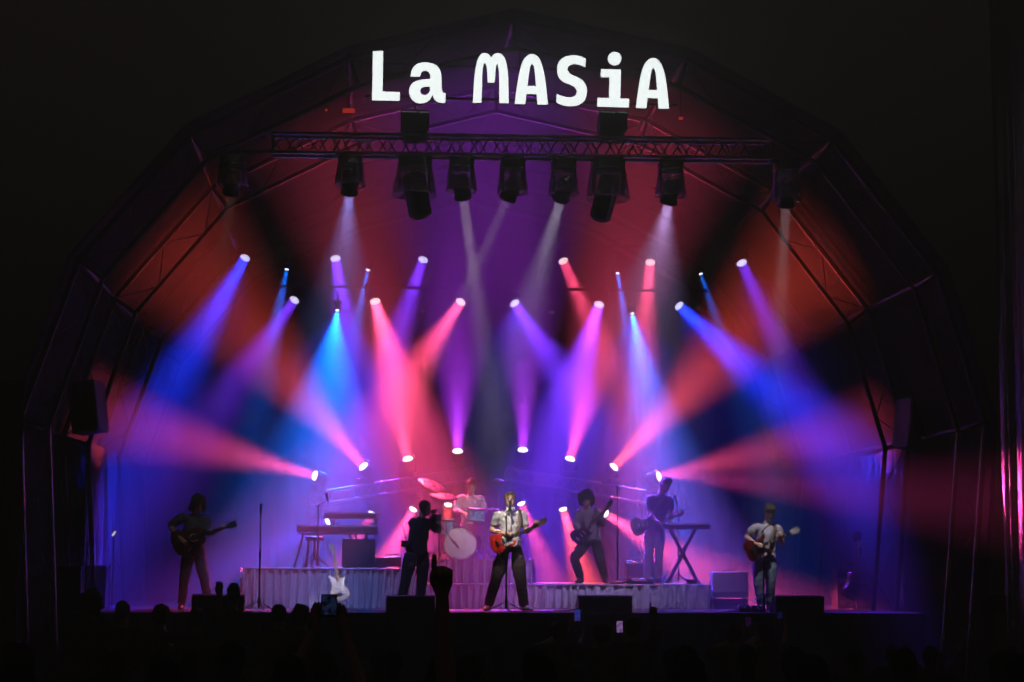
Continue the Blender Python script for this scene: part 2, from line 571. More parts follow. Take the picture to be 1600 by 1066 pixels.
# ---------------------------------------------------------------- trusses
def box_truss(name, label, p0, p1, size, bays, m, group=None, chord_r=.024, lace_r=.010, plates=()):
    p0, p1 = V(p0), V(p1)
    root = thing(name, label, 'truss', (p0 + p1) / 2, group)
    o = root.location
    d = (p1 - p0).normalized()
    up = V((0, 0, 1)); up = (up - d * up.dot(d)).normalized()
    sd = d.cross(up)
    cn = [(sd * a + up * b) * size / 2 for a, b in ((-1, -1), (1, -1), (1, 1), (-1, 1))]
    for c in cn:
        mb = MB(); mb.tube(p0 + c, p1 + c, chord_r, 8)
        part('chord', mb, m, root, 40, wor=o)
    lac = MB()
    for k in range(4):
        a, b = cn[k], cn[(k + 1) % 4]
        for i in range(bays):
            t0, t1, tm = i / bays, (i + 1) / bays, (i + .5) / bays
            lac.tube(p0.lerp(p1, t0) + a, p0.lerp(p1, tm) + b, lace_r, 5)
            lac.tube(p0.lerp(p1, tm) + b, p0.lerp(p1, t1) + a, lace_r, 5)
        for t in (0.002, .998):
            lac.tube(p0.lerp(p1, t) + a, p0.lerp(p1, t) + b, lace_r * 1.4, 5)
    l = part('lacing', lac, m if name == 'low_truss' else M_BLACK, root, wor=o); l['kind'] = 'stuff'
    for t, w in plates:
        q = p0.lerp(p1, t)
        rot = Matrix((d, sd, up)).transposed()
        mb = MB(); mb.rbox(q - sd * 0 + V((0, -size / 2 - .035, 0)), (w, .012, size * .62), .004, rot)
        part('cover_plate', mb, mat('grey_plate', (.42, .40, .42), .5, 0, .1), root, wor=o)
    return root

TY = -2.0      # plane of the front truss
FT0, FT1 = at(425, 226, TY), at(1205, 236, TY)
box_truss('lighting_truss', 'long front lighting truss below the lit sign, carrying hooded heads', FT0, FT1, .27, 22, M_ALU, 'lighting trusses', .026, .011)
# the side pieces from which the outermost heads hang
RT = []
for Y, y0, y1, x0, x1, lb in ((7.6, 380, 386, 345, 1108, 'dark rear pipe carrying the upper row of many-lensed lights'), (6.3, 447, 455, 420, 1105, 'dark pipe carrying the lower row of many-lensed lights')):
    pa, pb = at(x0, y0, Y), at(x1, y1, Y)
    root = thing('lighting_pipe', lb, 'pipe', (pa + pb) / 2, 'lighting pipes')
    mb = MB(); mb.tube(pa, pb, .028, 10); part('pipe', mb, M_BLACK, root, 40, wor=root.location)
    for t in (.03, .35, .65, .97):
        q = pa.lerp(pb, t)
        mb = MB(); mb.tube(q, V((q.x, q.y, q.z + 1.0)), .006, 6); part('hanging_wire', mb, M_BLACK, root, wor=root.location)
LT0, LT1 = at(484, 781, 5.4), at(741, 740, 5.4)
RT0, RT1 = at(789, 740, 5.4), at(1018, 779, 5.4)
box_truss('low_truss', 'sloping silver truss behind the keyboards and drums, left of the gap', LT0, LT1, .21, 9, M_ALU, 'sloping low trusses', .022, .009, ((.21, .36), (.76, .36)))
box_truss('low_truss', 'sloping silver truss behind the bass player, right of the gap', RT0, RT1, .21, 8, M_ALU, 'sloping low trusses', .022, .009, ((.24, .30), (.84, .34)))
k = 0
for p0, p1, lb in ((LT0, LT1, 'left truss'), (RT0, RT1, 'right truss')):
    for t, wh in ((.06, 'outer'), (.94, 'inner')) if p0 is LT0 else ((.06, 'inner'), (.94, 'outer')):
        q = p0.lerp(p1, t)
        st = thing('truss_stand', f'thin black stand under the {wh} end of the sloping {lb}', 'stand', (q.x, q.y + .02, DECK), 'truss stands')
        mb = MB(); mb.tube((0, 0, .02), (0, 0, q.z - .14 - DECK), .028, 10); part('pole', mb, M_BLACK, st, 40)
        mb = MB(); mb.lathe([(.01, .03), (.22, .025), (.24, .012), (.24, 0), (.01, 0)], 20, close=True); part('base_plate', mb, M_BLACK, st, 40)
        mb = MB(); mb.rbox((0, 0, q.z - .14 - DECK), (.12, .26, .04), .006); part('saddle', mb, M_BLACK, st)

# chain hoists and suspension
def hoist(px, label):
    p = at(px, 232, TY)
    h = thing('chain_hoist', label, 'hoist', (p.x, TY, p.z + .15), 'chain hoists')
    mb = MB(); mb.rbox((0, 0, .22), (.40, .32, .30), .03); part('motor_body', mb, M_BLACK, h, 30)
    mb = MB(); mb.rbox((0, -.01, .01), (.30, .24, .14), .02); part('chain_bag', mb, M_RUBBER, h, 30)
    mb = MB()
    for i in range(-4, 5):
        if i != 1:
            mb.rbox((i * .042, -.165, .335), (.03, .014, .016), .003)
    l = part('status_lights', mb, glow('hoist_leds', (.75, 1, .9), .35), h); l['kind'] = 'stuff'
    zt = 1.6
    mb = MB(); mb.tube((0, 0, .3), (0, 0, zt), .012, 6); part('chain', mb, M_STEELD, h)
hoist(648, 'black chain hoist on the front truss, left one'); hoist(957, 'black chain hoist on the front truss, right one')

# ---------------------------------------------------------------- lamps
def aim_rot(d):
    """local -Z towards d, local X level"""
    d = V(d).normalized()
    z = -d
    x = V((0, 0, 1)).cross(z)
    x = x.normalized() if x.length > 1e-4 else V((1, 0, 0))
    y = z.cross(x)
    return Matrix((x, y, z)).transposed()

_cache = {}
def cached(key, fn):
    if key not in _cache:
        _cache[key] = fn()
    return _cache[key]

def head_mesh(r, L):
    mb = MB()
    mb.lathe([(r * .15, L * .62), (r * .55, L * .60), (r * .8, L * .50), (r * .88, L * .25), (r * .9, 0), (r * 1.0, -L * .12), (r * 1.12, -L * .22), (r * 1.14, -L * .38), (r * 1.06, -L * .385), (r * 1.02, -L * .33)], 22)
    for k in range(4):
        mb.lathe([(r * .92, L * (.08 + .09 * k)), (r * .95, L * (.10 + .09 * k)), (r * .92, L * (.12 + .09 * k))], 22)
    return mb.mesh('head_shell', M_BLACK, 40)

def lens_cells(r, z, m, rings):
    mb = MB()
    cr = r / (1 + 2.2 * rings)
    spots = [(0, 0)]
    for q in range(1, rings + 1):
        for k in range(6 * q):
            a = 2 * math.pi * k / (6 * q)
            spots.append((cr * 2.18 * q * math.cos(a), cr * 2.18 * q * math.sin(a)))
    for x, y in spots:
        mb.lathe([(cr, 0), (cr * .8, -.006), (cr * .4, -.010), (.0005, -.011)], 8, Matrix.Translation((x, y, z)))
    return mb.mesh('lens', m, True)

def disc_mesh(r, z, m, name='lens', bulge=.02):
    mb = MB()
    mb.lathe([(r, 0), (r * .85, -bulge * .4), (r * .5, -bulge * .8), (.001, -bulge)], 22, Matrix.Translation((0, 0, z)))
    return mb.mesh(name, m, True)

def yoke_mesh(r, up):
    mb = MB()
    w = r * 1.28
    s = 1 if up else -1
    for a in (-1, 1):
        mb.rbox((a * w, 0, s * r * .55), (r * .22, r * .75, r * 1.6), r * .06)
        mb.lathe([(.001, 0), (r * .3, 0), (r * .3, r * .12), (.001, r * .12)], 14, Matrix.Translation((a * w * 1.0, 0, 0)) @ Matrix.Rotation(R(90) * a, 4, 'Y'))
    mb.rbox((0, 0, s * r * 1.4), (w * 2 + r * .2, r * .8, r * .22), r * .06)
    return mb.mesh('yoke', M_BLACK, 30)

def base_mesh(r, up):
    mb = MB()
    s = 1 if up else -1
    mb.rbox((0, 0, s * r * 1.85), (r * 2.3, r * 1.9, r * .75), r * .12)
    if up:
        for a in (-1, 1):
            mb.tube((a * r * .7, 0, r * 2.2), (a * r * .7, 0, r * 2.9), r * .10, 6)
    return mb.mesh('base', M_BLACK, 30)

def lens_color(c, k):
    c = V(c)
    return tuple(min(1.0, x) for x in (c * (1 - k) + V((1, 1, 1)) * k))

def make_lamp(kind, row, label, group, name):
    px, py, Y, tg, c, ang, dim = row[:7]
    lean = row[7] if len(row) > 7 else FORWARD[kind]
    lens = at(px, py, Y)
    reach = (at(tg[0], tg[1], Y) - lens).length
    d = (at(tg[0], tg[1], Y - lean * reach) - lens).normalized()
    r = {'wash': .12, 'beam': .06, 'head': .115, 'low': .105}[kind]
    L = r * 2.3
    zl = -L * .335
    pivot = lens + d * zl                  # the lens sits -zl along the aim
    up = kind in ('wash', 'beam', 'low')   # hanging
    root = thing(name, label, 'stage light', pivot, group)
    rot = aim_rot(d).to_4x4()
    az = math.atan2(d.y, d.x) - R(90)
    link('base', cached((kind, 'base'), lambda: base_mesh(r, up)), root, Matrix.Rotation(az if abs(d.x) + abs(d.y) > .05 else 0, 4, 'Z'))
    link('yoke', cached((kind, 'yoke'), lambda: yoke_mesh(r, up)), root, Matrix.Rotation(az, 4, 'Z'))
    hd = link('head_shell', cached((kind, 'shell'), lambda: head_mesh(r, L)), root, rot)
    lr = LENS_R[kind]
    off = dim < .05
    cm = glow('lens_%s_%.2f_%.2f_%.2f%s' % (kind, *c, '_dim' if off else ''), lens_color(c, .65 if kind in ('wash', 'beam') else .85), (9.0 if kind == 'wash' else 14.0) if not off else .35)
    if kind == 'wash':
        link('face_plate', cached((kind, 'face'), lambda: disc_mesh(r * 1.04, zl + .006, M_BLACK, 'face_plate', .001)), hd)
        link('lens', lens_cells(lr * 1.0, zl, cm, 2), hd)
    else:
        link('lens', disc_mesh(lr * 1.04, zl + (.02 if kind in ('head', 'low') else 0), cm, 'lens', lr * .55 if kind in ('head', 'low') else .02), hd)
    if not off:
        lamp_light(kind, d * (-zl + .05), d, c, ang, dim, root)
    for sp_ in ADDED_FILL:  # extra fill light added at this lamp
        if abs(sp_[0] - px) < 1 and abs(sp_[1] - py) < 1:
            dd = (at(*sp_[3], sp_[7] if len(sp_) > 7 else Y - .3) - lens).normalized()
            lamp_light('added_fill', d * (-zl + .05), dd, sp_[4], sp_[5], sp_[6], root)
    if kind == 'wash' and Y < 5:
        mb = MB(); mb.tube((0, 0, r * 2.1), (0, 0, .62), .014, 6); part('hanging_pipe', mb, M_BLACK, root)
    elif kind in ('wash', 'beam'):
        # drop pipe up to the truss
        mb = MB(); ztop = (at(px, 384 if Y > 6.9 else 451, 7.6 if Y > 6.9 else 6.3).z) - pivot.z
        dy = (7.6 if Y > 6.9 else 6.3) - pivot.y
        if ztop - .1 > r * 2.2:
            mb.tube((0, 0, r * 2.1), (0, dy * .9, max(ztop - .1, r * 2.3)), .014, 6); part('hanging_pipe', mb, M_BLACK, root)
    return root

ordn = ['first', 'second', 'third', 'fourth', 'fifth', 'sixth', 'seventh', 'eighth']
cn = lambda c: {BLUE: 'blue', VIO: 'violet blue', PINK: 'pink', REDO: 'orange red', CYAN: 'bright blue', PURP: 'purple'}.get(c, 'violet')
for i, row in enumerate(WASH):
    upper = i < 6
    make_lamp('wash', row, f'{cn(row[4])} wash light, {ordn[i % 6]} from left in the {"upper" if upper else "lower"} row of many-lensed lights', 'LED wash lights', 'wash_light')
names = ['small bright blue lamp left of the upper row, high on the left', 'small bright blue lamp beside the second upper wash light', 'small blue lamp throwing a wide blue cone above the keyboards',
         'small bright blue lamp high right of centre', 'small bright blue lamp just below right, steep cone', 'small faint blue lamp far right in the upper row',
         'tiny almost dark blue lamp left of centre', 'tiny almost dark blue lamp right of centre']
for row, lb in zip(BEAMS, names):
    make_lamp('beam', row, lb, 'small blue lamps', 'beam_light')
for i, row in enumerate(HEADS):
    make_lamp('head', row, f'moving light with {cn(row[4])} beam, {ordn[i]} from left standing above the low trusses', 'moving heads above the low trusses', 'moving_light')
for i, row in enumerate(LOWS):
    make_lamp('low', row, f'lamp with {cn(row[4])} beam, {ordn[i]} from left hanging under the low trusses', 'lamps under the low trusses', 'hanging_lamp')

M_DOME = clear_plastic('clear_rain_hood', (.95, .95, .95), .42)
def hooded(px, py, tg, ty, c, ang, dim, big, label):
    """a moving head in a clear rain hood hung under the front truss"""
    s = 1.35 if big else 1.0
    rim = at(px, py, TY)
    top = at(px, 240 + (px - 425) * .013, TY)
    x, zt, zr = rim.x, top.z - .03, rim.z
    root = thing('hooded_spotlight', label, 'stage light', (x, TY, zt), 'hooded heads on the front truss')
    h = zt - zr
    mb = MB(); mb.rbox((0, 0, -.07), (.34 * s, .26 * s, .12), .02); part('base', mb, M_BLACK, root, 30)
    mb = MB()
    for a in (-.11, .11):
        mb.rbox((a * s, 0, .01), (.05, .10, .09), .01)
    part('clamp', mb, M_BLACKM, root)
    R0, R1 = (.17 * s, .225 * s) if not big else (.235, .32)
    mb = MB()
    n = 28
    prof = [(R0 * .98, -.02), (R0, -.05), (R0 + (R1 - R0) * .35, -h * .4), (R0 + (R1 - R0) * .7, -h * .75), (R1 * .97, -h * .97), (R1, -h), (R1 * .96, -h - .004)]
    mb.lathe(prof, n)
    for v in mb.v:
        v.x *= 1 + .04 * noise.noise(V((v.x * 9 + px, v.y * 9, v.z * 4)))
    part('rain_hood', mb, M_DOME, root, True)
    mb = MB(); mb.lathe([(R1 * .975, -h - .012), (R1 * 1.025, -h - .012), (R1 * 1.03, -h + .006), (R1 * .98, -h + .006), (R1 * .975, -h - .012)], n); part('hood_rim', mb, M_CHROME, root, True)
    mb = MB()
    w = .15 * s
    for a in (-1, 1):
        mb.rbox((a * w, 0, -h * .55), (.04, .12 * s, h * .62), .012)
    mb.rbox((0, 0, -.16), (2 * w + .04, .13 * s, .05), .012); part('yoke', mb, M_BLACK, root, 30)
    piv = V((0, 0, -h * (.84 if not big else .72)))
    d = (at(tg[0], tg[1], ty) - (V((x, TY, zt)) + piv)).normalized()
    if big:
        d = V((.20 if px < 800 else -.26, .10, -1)).normalized()
    rot = Matrix.Translation(piv) @ aim_rot(d).to_4x4()
    mb = MB()
    if big:
        mb.rbox((0, 0, -.16), (.27, .27, .62), .05)
        mb.rbox((0, 0, .10), (.22, .22, .16), .05)
        f = .48
    else:
        mb.lathe([(.03, .17), (.09, .15), (.12, .06), (.125, -.04), (.105, -.10), (.12, -.15), (.13, -.19), (.115, -.195), (.11, -.15)], 22)
        f = .16
    hd = part('head_shell', mb, M_BLACK, root, 35, rot)
    if big:
        mb = MB(); mb.rbox((0, -.138, .02), (.12, .01, .03), .003); part('label_plate', mb, mat('label_plate', (.5, .5, .5), .4), hd)
    link('lens', disc_mesh(.11, -f if big else -.165, glow('front_lens', (1, .95, .9), 6.0) if dim else M_RUBBER), hd)
    if dim:
        dl = (at(tg[0], tg[1], ty) - (V((x, TY, zt)) + piv + d * (f + .05))).normalized()
        lamp_light('big' if big else 'front', piv + d * (f + .07), dl if not big else d.lerp(dl, .9), c, ang, dim, root)
for i, (px, py, tg, ty, c, ang, dim) in enumerate(FRONT):
    hooded(px, py, tg, ty, c, ang, dim, False, f'spotlight in small clear rain hood, {ordn[i]} from left on the front truss')
for i, (px, py) in enumerate(BIG):
    hooded(px, py, (px, 900), 2.0, WHITE, 20, 0, True, ['large tilted spotlight in clear hood under the left hoist', 'large tilted spotlight in clear hood under the right hoist'][i])
# outrigger pipes for the two outermost hooded heads
for x0, x1, y, lb in ((335, 425, 238, 'dark pipe reaching left from the front truss'), (1205, 1262, 252, 'dark pipe reaching right from the front truss')):
    a, b = at(x0, y, TY), at(x1, y - 2, TY)
    mb = MB(); mb.tube(a, b, .026, 8)
    o = link('outrigger_pipe', mb.mesh('outrigger_pipe', M_STEELD, 40)); tag(o, lb, 'pipe')

# small red indicator boxes hung near the sign
for (x0, y0, w, h, lb) in ((545, 174, 20, 8, 'small red lit box hanging left below the sign'), (510, 173, 4, 4, 'tiny red light left of the red box'), (1063, 186, 7, 6, 'small dim red light right below the sign')):
    p = at(x0, y0, -2.3)
    root = thing('red_marker_light', lb, 'marker light', (p.x, -2.3, p.z), 'red marker lights')
    mb = MB(); mb.rbox((0, 0, 0), (w / 114, .06, h / 114), .008); part('housing', mb, M_BLACK, root)
    mb = MB(); mb.rbox((0, -.033, 0), (w / 118, .01, h / 122), .003); part('red_lens', mb, glow('marker_red', (1, .06, .04), 1.1), root)
    mb = MB(); mb.tube((0, 0, h / 230), (0, 0, .9), .008, 6); part('hanger', mb, M_BLACK, root)

# ---------------------------------------------------------------- the lit sign
A_ = [(755,407),(765,330),(780,250),(798,205),(820,187),(838,185),(856,195),(872,220),(886,270),(896,340),(903,410),(856,410),(853,364),(807,362),(802,408)]
A_h = [(812,327),(850,328),(846,280),(840,240),(832,226),(825,240),(818,280)]
LET = {
 'L': [[(122,172),(168,171),(165,352),(243,355),(241,393),(118,391)]],
 'a': [[(290,285),(296,255),(315,232),(345,222),(375,224),(405,236),(424,262),(428,300),(430,345),(434,357),(447,360),(445,402),(425,402),(402,393),(388,368),(372,392),(345,404),(318,402),(295,385),(284,358),(288,330),(302,312),(325,302),(360,297),(378,296),(377,275),(366,262),(350,259),(338,265),(333,285)],
       [(332,350),(338,337),(352,331),(376,330),(377,345),(370,360),(355,368),(340,365)]],
 'M': [[(568,402),(572,330),(580,250),(592,205),(608,183),(622,180),(638,186),(650,200),(662,186),(678,181),(695,185),(712,208),(722,250),(727,330),(728,404),(686,403),(686,330),(684,260),(678,226),(672,240),(668,280),(665,312),(634,311),(632,270),(626,230),(618,224),(612,250),(609,330),(606,402)]],
 'A': [A_, A_h],
 'S': [[(1072,205),(1070,243),(1045,233),(1015,230),(995,240),(990,257),(1005,275),(1035,288),(1060,305),(1076,335),(1076,365),(1064,395),(1035,413),(995,417),(960,410),(941,400),(942,362),(965,372),(1000,378),(1025,370),(1033,353),(1025,335),(1000,320),(970,307),(950,285),(944,258),(950,225),(970,202),(1005,191),(1045,194)]],
 'i': [[(1140,252),(1229,254),(1226,383),(1266,384),(1264,423),(1123,419),(1125,380),(1176,381),(1178,288),(1139,288)], [(1201 + 30 * math.cos(R(20 * k)), 205 + 30 * math.sin(R(20 * k))) for k in range(18)]],
 'A2': [[(x + 541, y + 18) for x, y in A_], [(x + 541, y + 18) for x, y in A_h]],
}
SY = -2.75
sc0 = at(812, 125, SY)
sign = thing('lit_sign', 'large white lit letters reading La MASiA above the stage', 'sign', sc0)
M_SIGN = glow('sign_white', (.93, 1, .985), 3.9, True)
M_RET = mat('sign_return', (.03, .03, .03), .5)
for nm, loops in LET.items():
    cu = bpy.data.curves.new('letter', 'CURVE'); cu.dimensions = '2D'; cu.fill_mode = 'BOTH'; cu.extrude = .004
    cr = bpy.data.curves.new('letter', 'CURVE'); cr.dimensions = '2D'; cr.fill_mode = 'BOTH'; cr.extrude = .045
    for lp in loops:
        pts = smooth_outline(lp, steps=4)
        for c2, k in ((cu, 1.0), (cr, .985)):
            sp = c2.splines.new('POLY'); sp.points.add(len(pts) - 1); sp.use_cyclic_u = True
            cx0 = sum(p[0] for p in pts) / len(pts)
            for i, (x, y) in enumerate(pts):
                q = at(540 + x * .35, 20 + y * .35, SY)
                sp.points[i].co = (q.x - sc0.x, q.z - sc0.z, 0, 1)
    for c2, nm2, dy, m in ((cu, 'letter', 0.0, M_SIGN), (cr, 'letter_return', .052, M_RET)):
        tmp = bpy.data.objects.new('tmp', c2); col.objects.link(tmp)
        me = bpy.data.meshes.new_from_object(tmp.evaluated_get(bpy.context.evaluated_depsgraph_get()))
        bpy.data.objects.remove(tmp); me.materials.clear(); me.materials.append(m)
        if nm2 == 'letter':
            lo_ = link('letter', me, sign, Matrix.Translation((0, dy, 0)) @ Matrix.Rotation(R(90), 4, 'X'))
            tag(lo_, 'letter ' + nm[0])
        else:
            link('letter_return', me, lo_, Matrix.Translation((0, 0, -dy)))
for yy in (100, 150):
    a, b = at(570, yy, SY + .12) - sc0, at(1058, yy + 14, SY + .12) - sc0
    mb = MB(); mb.tube(a, b, .018, 6); part('support_bar', mb, M_BLACK, sign)
for xx in (600, 812, 1030):
    a, b = at(xx, 158, SY + .15) - sc0, at(xx, 52 if xx != 812 else 35, SY + .5) - sc0
    mb = MB(); mb.tube(a, b, .012, 6); part('hanger', mb, M_BLACK, sign)

# ---------------------------------------------------------------- risers
def riser(px0, px1, Yf, Yb, z0, z1, label, seed, sides=True):
    a, b = at_z(px0, Yf, 0), at_z(px1, Yf, 0)
    root = thing('stage_riser', label, 'riser', ((a.x + b.x) / 2, (Yf + Yb) / 2, z0), 'skirted risers')
    o = root.location
    mb = MB(); mb.rbox(((a.x + b.x) / 2, (Yf + Yb) / 2, z1 - .04), (b.x - a.x, Yb - Yf, .08), .01); part('platform', mb, M_DECK, root, wor=o)
    mb = MB(); drape(mb, (a.x - .02, Yf - .06, 0), (b.x + .02, Yf - .06, 0), z0 + .006, z1 - .005, .10, .075, 18, seed, .008, .04, None, .45)
    part('skirt', mb, M_VELVET, root, True, wor=o)
    mb = MB(); mb.box(((a.x + b.x) / 2, Yf - .06, z1 - .012), (b.x - a.x + .02, .05, .02)); part('skirt_band', mb, M_VELVET, root, wor=o)
    if sides:
        for s, x, nn in ((-1, a.x - .05, V((-1, 0, 0))), (1, b.x + .05, V((1, 0, 0)))):
            mb = MB(); drape(mb, (x, Yf - .05, 0), (x, Yb, 0), z0 + .006, z1 - .005, .15, .03, 10, seed + s, .02, .02, nn, .35)
            part('side_skirt', mb, M_VELVET, root, True, wor=o)
    mb = MB()
    for lx in (a.x + .1, b.x - .1):
        for ly in (Yf + .12, Yb - .12):
            mb.tube((lx, ly, z0), (lx, ly, z1 - .08), .03, 8)
    for i in range(4):
        m2 = MB(); m2.v = mb.v[i * 16:(i + 1) * 16]; m2.f = [[q - i * 16 for q in f] for f in mb.f[i * 10:(i + 1) * 10]]; m2.m = [0] * len(m2.f)
        part('leg', m2, M_STEELD, root, wor=o)
    return root
RZ_L, RZ_C, RZ_D = DECK + .645, DECK + .40, DECK + .80
riser(381, 655, 2.5, 4.9, DECK, RZ_L, 'long grey skirted riser under the left keyboards', 31)
riser(664, 1108, 2.5, 4.7, DECK, RZ_C, 'low grey skirted riser under the bass and keyboard players', 47)
riser(666, 830, 2.95, 4.68, RZ_C, RZ_D, 'upper skirted platform carrying the drum kit', 53)

# ================================================================ gear on the stage
M_WOOD = mat('maple_neck', (.42, .26, .12), .4, 0, .2, 30)
M_ROSE = mat('rosewood', (.035, .018, .012), .45, 0, .3, 40)
M_RED = mat('red_lacquer', (.62, .03, .02), .22, 0, .1, coat=.6)
M_CHERRY = mat('cherry_lacquer', (.16, .012, .014), .22, 0, .25, 14, coat=.6)
M_CREAM = mat('cream_lacquer', (.78, .70, .55), .25, 0, .06, coat=.5)
M_SPRUCE = mat('sunburst_top', (.10, .028, .018), .3, 0, .4, 9, coat=.4)
M_AMBER = mat('amber_top', (.50, .24, .09), .35, 0, .25, 20, coat=.4)
M_BASSB = mat('dark_bass_lacquer', (.05, .028, .03), .25, 0, .3, 9, coat=.5)
M_SILVERG = mat('silver_lacquer', (.45, .44, .46), .25, .4, .15, coat=.5)
M_PG = mat('white_pickguard', (.8, .78, .74), .35, 0, .05)
M_PGB = mat('black_pickguard', (.015, .015, .015), .3)
M_STRING = mat('string_steel', (.6, .6, .6), .3, .9)

BODY = {
 'double': [(.115,.032),(.150,.070),(.178,.118),(.160,.140),(.115,.122),(.055,.098),(-.02,.105),(-.10,.150),(-.18,.150),(-.228,.090),(-.238,.0),(-.225,-.085),(-.17,-.150),(-.09,-.152),(-.015,-.105),(.045,-.092),(.10,-.118),(.135,-.120),(.128,-.075),(.105,-.032)],
 'single': [(.120,.034),(.110,.105),(.065,.120),(.01,.108),(-.05,.115),(-.13,.150),(-.19,.140),(-.232,.075),(-.238,.0),(-.228,-.085),(-.18,-.148),(-.11,-.155),(-.04,-.118),(.02,-.105),(.09,-.128),(.145,-.105),(.140,-.068),(.105,-.034)],
 'horned': [(.08,.032),(.105,.070),(.160,.115),(.165,.135),(.11,.140),(.04,.118),(-.03,.120),(-.11,.160),(-.18,.158),(-.225,.105),(-.225,.0),(-.225,-.105),(-.18,-.158),(-.11,-.160),(-.03,-.120),(.04,-.118),(.11,-.140),(.165,-.135),(.160,-.115),(.105,-.070),(.08,-.032)],
 'acoustic': [(.235,.0),(.235,.06),(.22,.115),(.17,.142),(.11,.138),(.05,.115),(.0,.118),(-.07,.165),(-.15,.200),(-.22,.180),(-.26,.10),(-.265,.0),(-.26,-.10),(-.22,-.180),(-.15,-.200),(-.07,-.165),(.0,-.118),(.05,-.115),(.11,-.138),(.17,-.142),(.22,-.115),(.235,-.06)],
}
HEADST = {
 'six': [(0,.022),(.03,.030),(.06,.045),(.12,.055),(.165,.060),(.180,.045),(.172,.015),(.15,-.005),(.07,-.018),(0,-.022)],
 'book': [(0,.022),(.04,.040),(.13,.048),(.165,.038),(.155,.018),(.165,0),(.155,-.018),(.165,-.038),(.13,-.048),(.04,-.040),(0,-.022)],
}
def guitar(name, label, M, shape, m_body, neck_len, m_neck, m_board, head='six', guard=None, depth=.042, bass=False, scale=1.0, knobs=3, strap=True, m_head=None):
    """built flat: +X to the headstock, +Z the face"""
    root = thing(name, label, 'guitar', M=M @ Matrix.Scale(scale, 4))
    ol = smooth_outline(BODY[shape], steps=4, corner=75)
    ac = shape == 'acoustic'
    mb = MB(); mb.prism(ol, -depth / 2, depth / 2, chamfer=.006); body = part('body', mb, m_body, root, 35)
    x0 = max(p[0] for p in BODY[shape]) - (.03 if not ac else .0)
    if shape != 'acoustic':
        x0 = .09
    zf = depth / 2
    mb = MB()
    mb.poly([(x0 - .03, 0, zf - .004), (x0 + neck_len * .5, 0, zf - .002), (x0 + neck_len, 0, zf - .004)], [.026, .023, .021], 10)
    for v in mb.v:
        v.z = zf - .004 + (v.z - zf) * .75 if v.z < zf else zf
    nk = part('neck', mb, m_neck, root, 40)
    fb0 = -.02 if ac else x0 - .05
    mb = MB(); mb.prism([(fb0, -.028), (x0 + neck_len, -.021), (x0 + neck_len, .021), (fb0, .028)], zf + .001, zf + .008); fb = part('fretboard', mb, m_board, root)
    mb = MB()
    Ls = x0 + neck_len - (-.12)
    for i in range(1, 21):
        x = x0 + neck_len - Ls * (1 - 2 ** (-i / 12))
        if x > fb0:
            mb.box((x, 0, zf + .009), (.0022, .045, .002))
    fr = part('frets', mb, M_CHROME, fb); fr['kind'] = 'stuff'
    mb = MB()
    for i in (3, 5, 7, 9, 12, 15):
        x = x0 + neck_len - Ls * (1 - (2 ** (-i / 12) + 2 ** (-(i - 1) / 12)) / 2)
        mb.box((x, 0, zf + .0086), (.018, .030 if shape == 'horned' else .008, .0012))
    il = part('inlays', mb, M_PG, fb); il['kind'] = 'stuff'
    mb = MB(); mb.prism(smooth_outline(HEADST[head], steps=3, corner=70), -.008, .008, Matrix.Translation((x0 + neck_len, 0, zf - .006)) @ Matrix.Rotation(R(8), 4, 'Y'))
    hs = part('headstock', mb, m_head or m_neck, root, 40)
    n = 4 if bass else 6
    for i in range(n):
        mb = MB()
        if head == 'six':
            t = .03 + .13 * i / (n - 1); y = .040 + .02 * i / (n - 1)
            mb.tube((x0 + neck_len + t, y - .02, zf - .006), (x0 + neck_len + t, y + .02, zf - .006), .0045, 6)
            mb.ball((x0 + neck_len + t, y + .026, zf - .006), (.009, .010, .006), 8, 5)
        else:
            sgn = 1 if i < n / 2 else -1; t = .045 + .045 * (i % (n // 2))
            mb.tube((x0 + neck_len + t, sgn * .03, zf - .006), (x0 + neck_len + t, sgn * .060, zf - .006), .0045, 6)
            mb.ball((x0 + neck_len + t, sgn * .066, zf - .006), (.009, .010, .006), 8, 5)
        part('tuner', mb, M_CHROME, hs, 40)
    if ac:
        mb = MB(); mb.lathe([(.0, .0005), (.052, .0005)], 24, Matrix.Translation((.075, 0, zf))); part('sound_hole', mb, M_RUBBER, root)
        mb = MB(); mb.lathe([(.052, 0), (.053, .0018), (.064, .0018), (.065, 0)], 28, Matrix.Translation((.075, 0, zf))); part('rosette', mb, M_PG, root)
        mb = MB(); mb.rbox((-.115, 0, zf + .006), (.028, .16, .012), .004); part('bridge', mb, M_ROSE, root)
        if guard:
            mb = MB(); mb.prism(smooth_outline([(.06, -.06), (.12, -.055), (.10, -.11), (.02, -.125), (-.03, -.09), (.02, -.055)], steps=3), zf + .0005, zf + .0025); part('pickguard', mb, guard, root)
    else:
        if guard:
            pg = {'double': [(.115,.05),(.15,.10),(.10,.095),(.03,.065),(-.02,.05),(-.11,.045),(-.12,-.02),(-.17,-.09),(-.12,-.125),(-.03,-.085),(.04,-.075),(.10,-.095),(.10,-.04)],
                  'single': [(.105,.035),(.095,.085),(.04,.080),(-.04,.045),(-.05,-.055),(-.02,-.095),(.05,-.085),(.10,-.098),(.10,-.04)],
                  'horned': [(.07,.03),(.10,.085),(.05,.085),(-.05,.06),(-.10,.05),(-.13,-.05),(-.14,-.12),(-.06,-.10),(.05,-.09),(.10,-.085),(.07,-.03)]}[shape]
            mb = MB(); mb.prism(smooth_outline(pg, steps=3, corner=70), zf + .0005, zf + .004); part('pickguard', mb, guard, root)
